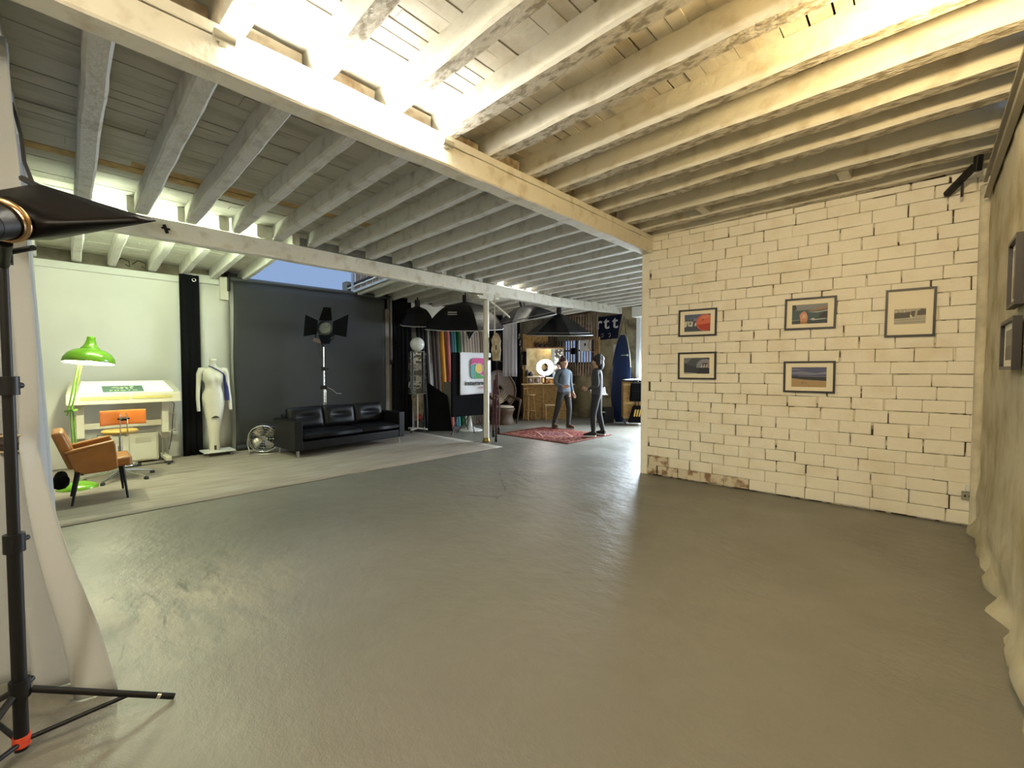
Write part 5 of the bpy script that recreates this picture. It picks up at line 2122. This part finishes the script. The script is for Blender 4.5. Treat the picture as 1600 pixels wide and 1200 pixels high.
def p_beach(s):
    s(C_('sand', (.40, .27, .13)), FULL)
    s(C_('storm_sky', (.075, .085, .19)), [(0, .56), (1, .52), (1, 1), (0, 1)])
    s(C_('cloud', (.19, .20, .29)), [(0, .74), (.3, .80), (.7, .70), (1, .78), (1, .66), (.5, .60), (0, .66)])
    s(C_('cloud', (.19, .20, .29)), [(0, .92), (.4, .90), (.2, .86), (0, .86)])
    s(C_('night_sea', (.020, .026, .040)), [(0, .44), (.4, .37), (1, .32), (1, .54), (0, .56)])
    s(C_('surf_line', (.32, .32, .36)), [(.2, .54), (1, .515), (1, .53), (.2, .555)])
    for x in (.30, .34, .42):
        s(C_('far_figure', (.12, .07, .04)), [(x, .17), (x + .015, .17), (x + .018, .27), (x, .27)])


def p_ships(s):
    s(C_('pale_water', (.42, .39, .31)), FULL)
    s(C_('ink_hulls', (.075, .065, .055)), [(0, .38), (.5, .42), (.52, .80), (.3, .76), (.12, .78), (0, .74)])
    s(C_('ink_hulls', (.075, .065, .055)), [(.52, .50), (.64, .46), (.68, .84), (.54, .84)])
    s(C_('ink_hulls', (.075, .065, .055)), [(.72, .54), (1, .56), (1, .92), (.86, .96), (.74, .82)])
    for x in (.06, .33):
        s(C_('arches', (.22, .19, .15)), disc(x, .86, .05, .12, 12))
        s(C_('arch_hole', (.62, .55, .42)), disc(x, .85, .032, .085, 12))
    s(C_('ripple', (.30, .28, .23)), [(0, .30), (1, .34), (1, .30), (0, .26)])
    s(C_('ripple', (.30, .28, .23)), [(0, .12), (1, .16), (1, .10), (0, .08)])
    s(C_('white_hull', (.62, .56, .44)), [(.50, .55), (.56, .36), (.60, .38), (.54, .62)])


framed(.53, 1.015, 1.945, 2.302, (-.165, .165, -.115, .110), p_red, 'black framed photo with a big red disc, upper left on the brick wall', .012)
framed(.53, 1.015, 1.375, 1.735, (-.165, .160, -.105, .105), p_road, 'black framed dark grey photo below the one with a red disc', -.004)
framed(1.76, 2.245, 1.96, 2.32, (-.170, .165, -.115, .105), p_sea, 'black framed photo of a dark bay with an orange figure, upper middle', .012)
framed(1.76, 2.25, 1.24, 1.60, (-.165, .165, -.115, .11), p_beach, 'black framed photo of a sandy beach under a blue grey sky', 0)
framed(2.65, 3.03, 1.835, 2.32, (-.118, .118, -.115, .04), p_ships, 'tall black framed print of dark boats on cream, nearest the corner', .01)
RM = Matrix.Translation((.385, 0, 0)) @ rotm('Z', -PI / 2)   # local x runs towards the camera, local -y into the hall


def p_grey(s):
    s(C_('grey_ground', (.22, .20, .15)), FULL)
    s(C_('grey_dark', (.10, .09, .07)), [(0, 0), (1, 0), (1, .4), (.4, .5), (0, .42)])


framed(-3.95, -3.62, 1.86, 2.25, (-.10, .10, -.14, .14), p_grey, 'black framed picture on the plaster wall, higher of the two near the corner', 0, RM, .035, -.03)
framed(-4.20, -3.64, 1.50, 1.80, (-.19, .19, -.09, .09), p_grey, 'wide black framed picture on the plaster wall, below the higher one', 0, RM, .035, -.03)
framed(-3.24, -2.80, 1.50, 1.80, (-.165, .165, -.105, .105), p_grey, 'black framed picture at the right edge of the view on the plaster wall', 0, RM, .035, -.03)

# socket and switch on the brick wall
so_ = thing('wall_socket', (0, 0, 0), 0, 'small white switch over a grey socket low in the corner of the brick wall', 'socket')
so_.matrix_world = WM @ Matrix.Translation((3.285, -.03, .32))
q = MB()
q.box((.015, 0, .055), (.065, .03, .06))
q.obj('switch', M_WHITE, so_, bevel=.004)
q = MB()
q.box((-.005, 0, -.02), (.075, .035, .075))
q.obj('socket_plate', mat('grey_plastic', (.30, .28, .22), .5), so_, bevel=.004)
q = MB()
for x in (-.02, .01):
    q.box((x - .0, -.018, -.02), (.012, .006, .02))
q.obj('socket_holes', M_BLACK, so_)

# cable tray along the plaster wall and the iron bracket in the corner
tr = thing('cable_tray', (.335, 5.85, 3.10), 0, 'grey perforated metal tray running along the top of the plaster wall', 'tray')
q = MB()
q.box((.035, -1.9, .0), (.008, 3.7, .10))
q.box((.02, -1.9, -.048), (.035, 3.7, .008))
q.box((.01, -1.9, .10), (.025, 3.7, .025))
q.obj('channel', mat('grey_painted_metal', (.33, .31, .26), .45), tr)
for k in range(8):
    q = MB()
    q.box((.030, -.25 - k * .42, .01), (.006, .12, .02))
    q.obj('slot', M_BLACK, tr)
ib = thing('iron_bracket', (0, 0, 0), 0, 'rusty black iron bracket in the corner above the brick wall', 'bracket')
q = MB()
q.bar((.27, 5.62, 3.30), (.10, 5.92, 3.18), .05, .05)
q.obj('arm', M_BLACK, ib, bevel=.008)
q = MB()
q.bar((.28, 5.60, 3.24), (.29, 5.58, 3.40), .05, .05)
q.obj('upright', M_BLACK, ib, bevel=.008)
q = MB()
q.bar((.20, 5.80, 3.10), (.20, 5.80, 3.22), .02, .02)
q.obj('hook', M_BLACK, ib)
ov = MB()
for k, (x, y) in enumerate(((-9.28, .75), (-9.28, .95))):
    ov.tube([(x, y - .12, 3.2), (x + .02, y - .05, 3.27), (x + .03, y + .04, 3.24), (x, y + .05, 3.16), (x - .02, y, 3.19)], .007, 6)
tag(ov.obj('loose_wires', M_BLACK), 'loose dark wires curling above the left wall rail', 'wire')
q = MB()
q.bar((0, 0, .05), (0, 0, -.05), .03, .02)
q.bar((0, -.035, .02), (0, .04, -.01), .015, .02)
o = q.obj('black_clamp', M_BLACK)
o.location = (-6.51, .89, 3.16)
o.rotation_euler = (.3, 0, 0)
tag(o, 'small black clamp gripping the face of the thin beam', 'clamp')

# ------------------------------------------------------------------ sheer curtains at the left
SH = sheer('white_sheer', (.40, .415, .425), .08)


def nearc(u, v):  # u along the cloth, v up
    z = 3.30 * v
    zb = 1.13
    if z < zb:
        t = (zb - z) / zb
        e = t ** .85
        xl, yl, xr, yr = -3.44 - .12 * e, -.24 - .20 * e, -3.315 + .635 * e, -.125 + .235 * e
        amp, fo = .028 + .020 * t, 4.2
        bulge = .10 * math.sin(PI * min(1, t * 1.3)) * u
    else:
        t = (z - zb) / (3.3 - zb)
        e = t ** .6
        xl, yl, xr, yr = -3.44 - .46 * e, -.24 - .0 * e, -3.315 + .07 * math.sin(PI * min(1, t ** .5 * 1.1)) - .33 * t, -.125 + .025 * math.sin(PI * min(1, t ** .5 * 1.1)) - .07 * t
        amp, fo = .028 + .015 * t, 4.2
        bulge = 0
    x = xl + (xr - xl) * u
    y = yl + (yr - yl) * u
    n_ = Vector((-(yr - yl), xr - xl)).normalized()
    a = amp * math.sin(2 * PI * fo * u + .6 * math.sin(v * 4))
    return (x + n_.x * a, y + n_.y * a - bulge * .25, z + .004)


tc_ = thing('tied_curtain', (0, 0, 0), 0, 'white sheer curtain tied back with a dark band behind the light stand', 'curtain')
q = MB()
q.grid(nearc, 90, 60)
q.obj('cloth', SH, tc_, solid=.002)
q = MB()
q.tube([(-3.366 + .062 * math.cos(a), -.172 + .056 * math.sin(a), 1.13) for a in [2 * PI * k / 24 for k in range(25)]], .012, 6)
q.grid(lambda u, v: (-3.366 + .066 * math.cos(2 * PI * u), -.172 + .060 * math.sin(2 * PI * u), 1.09 + .08 * v), 28, 2)
q.obj('tie_band', mat('dark_brown_band', (.035, .022, .014), .5), tc_, solid=.006)
q = MB()
for z in (1.09, 1.17):
    q.tube([(-3.366 + .070 * math.cos(a), -.172 + .064 * math.sin(a), z) for a in [2 * PI * k / 24 for k in range(25)]], .006, 6)
q.obj('band_edging', mat('tan_edging', (.42, .33, .22), .6), tc_)
curtain('sheer_curtain', (-3.96, -.215), (-6.72, -.225), .0, 3.30, 12, .075, SH, 'long white sheer curtain hanging beyond the tied one, near the armchair', nx=220, nz=24, flare=-.10)
q = MB()
q.cyl((-2.9, -.22, 3.325), (-6.8, -.22, 3.285), .012, n=8)
tag(q.obj('curtain_rail', M_STEEL), 'thin ceiling rail carrying the white sheer curtains', 'rail')

# ------------------------------------------------------------------ light stand and softbox at the left edge
ls = thing('light_stand', (-2.50, -.14, 0), 0, 'black tripod light stand at the left edge of the view', 'stand')
q = MB()
q.cyl((0, 0, .03), (0, 0, .85), .021, n=16)
q.cyl((0, 0, .85), (0, 0, 1.45), .0175, n=16)
q.cyl((0, 0, 1.45), (0.03, 0.0, 1.93), .014, n=14)
q.obj('pole', M_BLACK, ls)
for z in (.27, .84, 1.44):
    q = MB()
    q.cyl((0, 0, z - .035), (0, 0, z + .035), .030, n=16)
    q.cyl((0, 0, z), (-.05, .03, z), .012, n=8)
    q.obj('collar', M_BLACK, ls, bevel=.004)
q = MB()
q.cyl((0, 0, .045), (0, 0, .085), .026, n=16)
e = q.obj('lower_collar', mat('orange_red_tape', (.62, .07, .03), .5), ls)
e['label'] = 'orange red tape ring'
tip = Vector((.056, .461, .012))
for k in range(3):
    M3 = rotm('Z', 2 * PI * k / 3)
    q = MB()
    q.tube([M3 @ Vector((.004, .03, .255)), M3 @ tip], .0125, 10)
    lg = q.obj('leg', M_BLACK, ls)
    q = MB()
    q.tube([M3 @ Vector((.0, .024, .062)), M3 @ (Vector((.004, .03, .255)).lerp(tip, .66))], .009, 8)
    q.obj('brace', M_BLACK, lg)
    q = MB()
    a_ = Vector((.004, .03, .255)).lerp(tip, .86)
    b__ = Vector((.004, .03, .255)).lerp(tip, .89)
    q.cyl(M3 @ a_, M3 @ b__, .0133, n=10)
    q.obj('silver_mark', M_CHROME, lg)
C1, C2, C4 = Vector((-2.049, .252, 2.046)), Vector((-2.948, -.056, 2.349)), Vector((-2.327, -.014, 1.978))
C3 = C2 + C4 - C1
NR = Vector((.433, -.618, .656)).normalized()
RC = Vector((-2.31, -.07, 2.075))
CC = (C1 + C3) / 2
fs_ = thing('large_softbox', RC, 0, 'large black rectangular softbox with coppery ring on the light stand, tip pointing right', 'softbox')
U_ = (C2 - C1).normalized()
V_ = NR.cross(U_)
RC2 = Vector((-2.185, -.114, 1.990))
AX = Vector((-.34, .20, .17)).normalized()
AU = AX.orthogonal().normalized()
AV = AX.cross(AU)
ringp = [RC2 + (AU * math.cos(2 * PI * k / 32) + AV * math.sin(2 * PI * k / 32)) * .062 for k in range(32)]
sq = []
for a_, b__ in ((C1, C2), (C2, C3), (C3, C4), (C4, C1)):
    for k in range(8):
        sq.append(a_.lerp(b__, k / 8))
# match the start of both loops by angle
def an(p, c):
    d = p - c
    return math.atan2(d.dot(V_), d.dot(U_))


sq.sort(key=lambda p: an(p, CC))
ringp.sort(key=lambda p: an(p, RC2))
q = MB()
loops = []
for k in range(7):
    t = k / 6
    loops.append([r_.lerp(s_, t) - RC for r_, s_ in zip(ringp, sq)])
q.loft(loops, smooth=True, caps=False)
q.obj('fabric_shell', mat('glossy_black_fabric', (.004, .003, .003), .4, spec=.12), fs_, solid=.004)
q = MB()
q.poly([p.lerp(CC, .04) - RC - AX * .01 for p in (C1, C2, C3, C4)])
q.obj('diffuser', M_DIFF, fs_)
RT_ = AX.to_track_quat('Z', 'Y').to_matrix().to_4x4()
q = MB()
q.torus(RC2 - RC - AX * .008, .062, .009, RT_, 36, 8)
q.lathe([(.064, -.03), (.066, 0), (.058, 0), (.058, -.03), (.064, -.03)], 36, Matrix.Translation(RC2 - RC) @ RT_)
q.obj('speed_ring', mat('copper_ring', (.50, .33, .17), .3, 1.0), fs_)
q = MB()
q.cyl(RC2 - RC - AX * .03, RC2 - RC - AX * .10, .058, .056, n=24)
q.cyl(RC2 - RC - AX * .10, RC2 - RC - AX * .36, .055, .052, n=24)
q.obj('flash_head', M_BLACK, fs_)
q = MB()
q.cyl(Vector((-2.47, -.14, 1.89)) - RC, Vector((-2.25, -.12, 1.93)) - RC, .018, n=12)
q.cyl(Vector((-2.50, -.13, 1.94)) - RC, Vector((-2.36, -.06, 1.945)) - RC, .010, n=8)
q.box(Vector((-2.47, -.14, 1.93)) - RC, (.06, .05, .07))
q.obj('tilt_bracket', M_BLACK, fs_)
q = MB()
q.tube([p - RC for p in (Vector((-4.42, -.19, 3.3)), Vector((-4.1, -.16, 3.08)), Vector((-3.8, -.15, 2.98)), Vector((-3.5, -.12, 2.75)), Vector((-3.15, -.10, 2.50)), Vector((-2.90, -.07, 2.34)))], .008, 6)
q.tube([p - RC for p in (Vector((-2.95, -.10, 2.36)), Vector((-2.82, -.05, 2.30)))], .014, 6)
q.obj('hanging_cable', M_RUBBER, fs_)

# ------------------------------------------------------------------ people
M_SKIN = mat('skin', (.50, .29, .20), .55)


def person(loc, rz, label, joints, top_m, leg_m, hair_m, hair, shoe_c, sole_c, S_=1.0, skin_m=None):
    root = thing('person', loc, rz, label, 'person')
    vs, es, rd, ix = [], [], [], {}

    def v(nm, p, r):
        ix[nm] = len(vs)
        vs.append(tuple(c * S_ for c in p))
        rd.append((r if isinstance(r, tuple) else (r, r)))
        return ix[nm]

    def e(*n):
        for a_, b__ in zip(n, n[1:]):
            es.append((ix[a_], ix[b__]))
    J = joints
    v('pel', (0, 0, .95), (.175, .135))
    v('wst', (0, .0, 1.08), (.165, .13))
    v('chs', (0, 0, 1.27), (.185, .135))
    v('shl', (0, .0, 1.42), (.125, .09))
    v('nek', (0, .0, 1.50), .055)
    v('jaw', (0, -.018, 1.575), (.066, .075))
    v('mid', (0, -.005, 1.65), (.075, .098))
    v('crn', (0, .005, 1.715), (.068, .082))
    e('pel', 'wst', 'chs', 'shl', 'nek', 'jaw', 'mid', 'crn')
    v('nos', (0, -.120, 1.632), .014)
    e('mid', 'nos')
    for s, S2 in ((1, 'L'), (-1, 'R')):
        v('ear' + S2, (.088 * s, .012, 1.64), .016)
        e('mid', 'ear' + S2)
        sh_, el, wr, hd = J['arm' + S2]
        v('sh' + S2, sh_, .068)
        v('el' + S2, el, .052)
        v('wr' + S2, wr, .029)
        e('shl', 'sh' + S2, 'el' + S2, 'wr' + S2)
        w = Vector(wr)
        d = (Vector(hd) - w).normalized()
        sd = d.cross(Vector((1, .3, 0))).normalized()
        up_ = sd.cross(d)
        pm = w + d * .06
        v('pm' + S2, pm, (.036, .020))
        e('wr' + S2, 'pm' + S2)
        for k, (o_, l1) in enumerate(((-.030, .070), (-.010, .082), (.010, .078), (.029, .060))):
            b0 = pm + d * .035 + sd * o_
            v('f%d' % k + S2, b0, .010)
            v('g%d' % k + S2, b0 + d * l1 * .5 + up_ * .006, .009)
            v('h%d' % k + S2, b0 + d * l1 * .92 + up_ * .024, .008)
            e('pm' + S2, 'f%d' % k + S2, 'g%d' % k + S2, 'h%d' % k + S2)
        v('t0' + S2, pm - d * .015 - sd * .042 + up_ * .01, .011)
        v('t1' + S2, pm + d * .03 - sd * .058 + up_ * .022, .009)
        e('pm' + S2, 't0' + S2, 't1' + S2)
        hp_, kn, an_, to = J['leg' + S2]
        v('hp' + S2, hp_, .105)
        v('kn' + S2, kn, .074)
        v('cf' + S2, tuple(Vector(kn).lerp(Vector(an_), .35)), .068)
        v('an' + S2, an_, .052)
        v('to' + S2, to, (.036, .028))
        e('pel', 'hp' + S2, 'kn' + S2, 'cf' + S2, 'an' + S2, 'to' + S2)
    me = bpy.data.meshes.new('body_cage')
    me.from_pydata(vs, es, [])
    ob = bpy.data.objects.new('body_cage', me)
    COL.objects.link(ob)
    ob.modifiers.new('skin', 'SKIN')
    sk = me.skin_vertices[0].data
    for k, r in enumerate(rd):
        sk[k].radius = (r[0] * S_, r[1] * S_)
    sk[0].use_root = True
    sb_ = ob.modifiers.new('sub', 'SUBSURF')
    sb_.levels = 2
    dg = bpy.context.evaluated_depsgraph_get()
    bm_ = bpy.data.meshes.new_from_object(ob.evaluated_get(dg))
    bpy.data.objects.remove(ob)
    bm_.materials.clear()
    for m_ in (skin_m or M_SKIN, top_m, leg_m):
        bm_.materials.append(m_)
    wrs = [Vector(J['armL'][2]) * S_, Vector(J['armR'][2]) * S_]
    for p in bm_.polygons:
        p.use_smooth = True
        c = Vector(p.center)
        hand = any((c - (w + (Vector(J['arm' + n_][3]) * S_ - w).normalized() * .11)).length < .125 for w, n_ in zip(wrs, 'LR'))
        p.material_index = 0 if hand or c.z > 1.515 * S_ else (1 if c.z > .93 * S_ or abs(c.x) > .26 * S_ and c.z > .75 * S_ else 2)
    bo = bpy.data.objects.new('body', bm_)
    COL.objects.link(bo)
    bo.parent = root
    q_ = MB()
    hair(q_, S_)
    q_.obj('hair', hair_m, root)
    for s in (-1, 1):
        q_ = MB()
        q_.ell((.032 * s * S_, -.088 * S_, 1.66 * S_), .012 * S_, 10, 8)
        q_.obj('eye', mat('eye_white', (.6, .58, .55), .3), root)
    q_ = MB()
    q_.ell((0, -.096 * S_, 1.590 * S_), (.024 * S_, .008, .007), 12, 6)
    q_.obj('mouth', mat('lips', (.36, .12, .10), .5), root)
    for S2 in 'LR':
        an_, to = Vector(J['leg' + S2][2]) * S_, Vector(J['leg' + S2][3]) * S_
        d = (to - an_)
        d.z = 0
        L_ = d.length
        d.normalize()
        sd = Vector((-d.y, d.x, 0))
        base = Vector((an_.x, an_.y, min(an_.z, to.z + .05) - .09 * S_))
        base.z = max(0.012, min(an_.z - .085, 2))
        rg_ = []
        for t, hw_, ht in ((-.055, .028, .085), (-.03, .040, .105), (.03, .042, .10), (.10, .046, .075), (.16, .044, .058), (.205, .030, .045), (.225, .012, .03)):
            c = base + d * t
            rg_.append([c + sd * hw_ * math.cos(2 * PI * k / 14) + Vector((0, 0, .018 + ht / 2 + ht / 2 * math.sin(2 * PI * k / 14))) for k in range(14)])
        q_ = MB()
        q_.loft(rg_)
        so2 = q_.obj('shoe', shoe_c, root)
        q_ = MB()
        pts = []
        for t, hw_ in ((-.06, .02), (-.04, .042), (.03, .046), (.11, .050), (.17, .046), (.215, .03), (.232, .008)):
            pts.append((t, hw_))
        out = [base + d * t + sd * w_ for t, w_ in pts] + [base + d * t - sd * w_ for t, w_ in reversed(pts)]
        q_.prism([p + Vector((0, 0, -.004)) for p in reversed(out)], (0, 0, .028))
        q_.obj('sole', sole_c, so2)
    return root


def hair_short(q_, S_):
    q_.ell((0, .022 * S_, 1.705 * S_), (.093 * S_, .108 * S_, .092 * S_), 22, 14)
    q_.ell((0, .060 * S_, 1.80 * S_), (.05 * S_, .05 * S_, .042 * S_), 16, 10)


def hair_big(q_, S_):
    q_.ell((0, .035 * S_, 1.715 * S_), (.135 * S_, .125 * S_, .105 * S_), 22, 14)
    for k in range(9):
        a_ = -.3 + (PI + .6) * k / 8
        q_.ell((.125 * math.cos(a_) * S_, .05 * S_, (1.66 + .115 * math.sin(a_)) * S_), .062 * S_, 12, 8)
    q_.ell((0, .085 * S_, 1.60 * S_), (.12 * S_, .07 * S_, .13 * S_), 18, 10)


J1 = {'armL': ((.19, .0, 1.41), (.25, .06, 1.14), (.24, -.06, .91), (.23, -.14, .80)), 'armR': ((-.19, 0, 1.41), (-.25, .05, 1.14), (-.16, -.18, 1.06), (-.08, -.30, 1.08)),
      'legL': ((.10, 0, .90), (.12, -.07, .50), (.125, -.02, .085), (.14, -.17, .035)), 'legR': ((-.10, 0, .90), (-.12, .10, .50), (-.125, .26, .085), (-.15, .12, .035))}
J2 = {'armL': ((.19, .0, 1.41), (.24, .05, 1.14), (.17, -.17, 1.05), (.10, -.28, 1.07)), 'armR': ((-.19, 0, 1.41), (-.24, .05, 1.14), (-.22, -.04, .90), (-.21, -.10, .80)),
      'legL': ((.10, 0, .90), (.14, -.06, .50), (.15, -.05, .085), (.21, -.19, .035)), 'legR': ((-.10, 0, .90), (-.14, .02, .50), (-.15, .12, .085), (-.22, -.02, .035))}
M_CHAR = mat('charcoal_trousers', (.030, .031, .034), .8)
person((-6.62, 8.80, .014), math.radians(74), 'person in blue grey shirt and dark trousers standing on the red rug, left one', J1, mat('blue_grey_shirt', (.095, .12, .155), .85), M_CHAR,
       mat('brown_hair', (.05, .022, .014), .6), hair_short, mat('brown_shoe', (.10, .055, .035), .5), mat('tan_sole', (.20, .14, .10), .6), 1.01)
person((-5.32, 8.30, .014), math.radians(-66), 'person in dark clothes and white soled shoes at the right of the rug', J2, mat('dark_grey_sweater', (.045, .046, .050), .85), mat('black_trousers', (.016, .016, .018), .8),
       mat('dark_curly_hair', (.014, .010, .009), .7, bump=1.0, bscale=50), hair_big, M_BLACK, mat('white_sole', (.62, .60, .58), .5), 1.01)
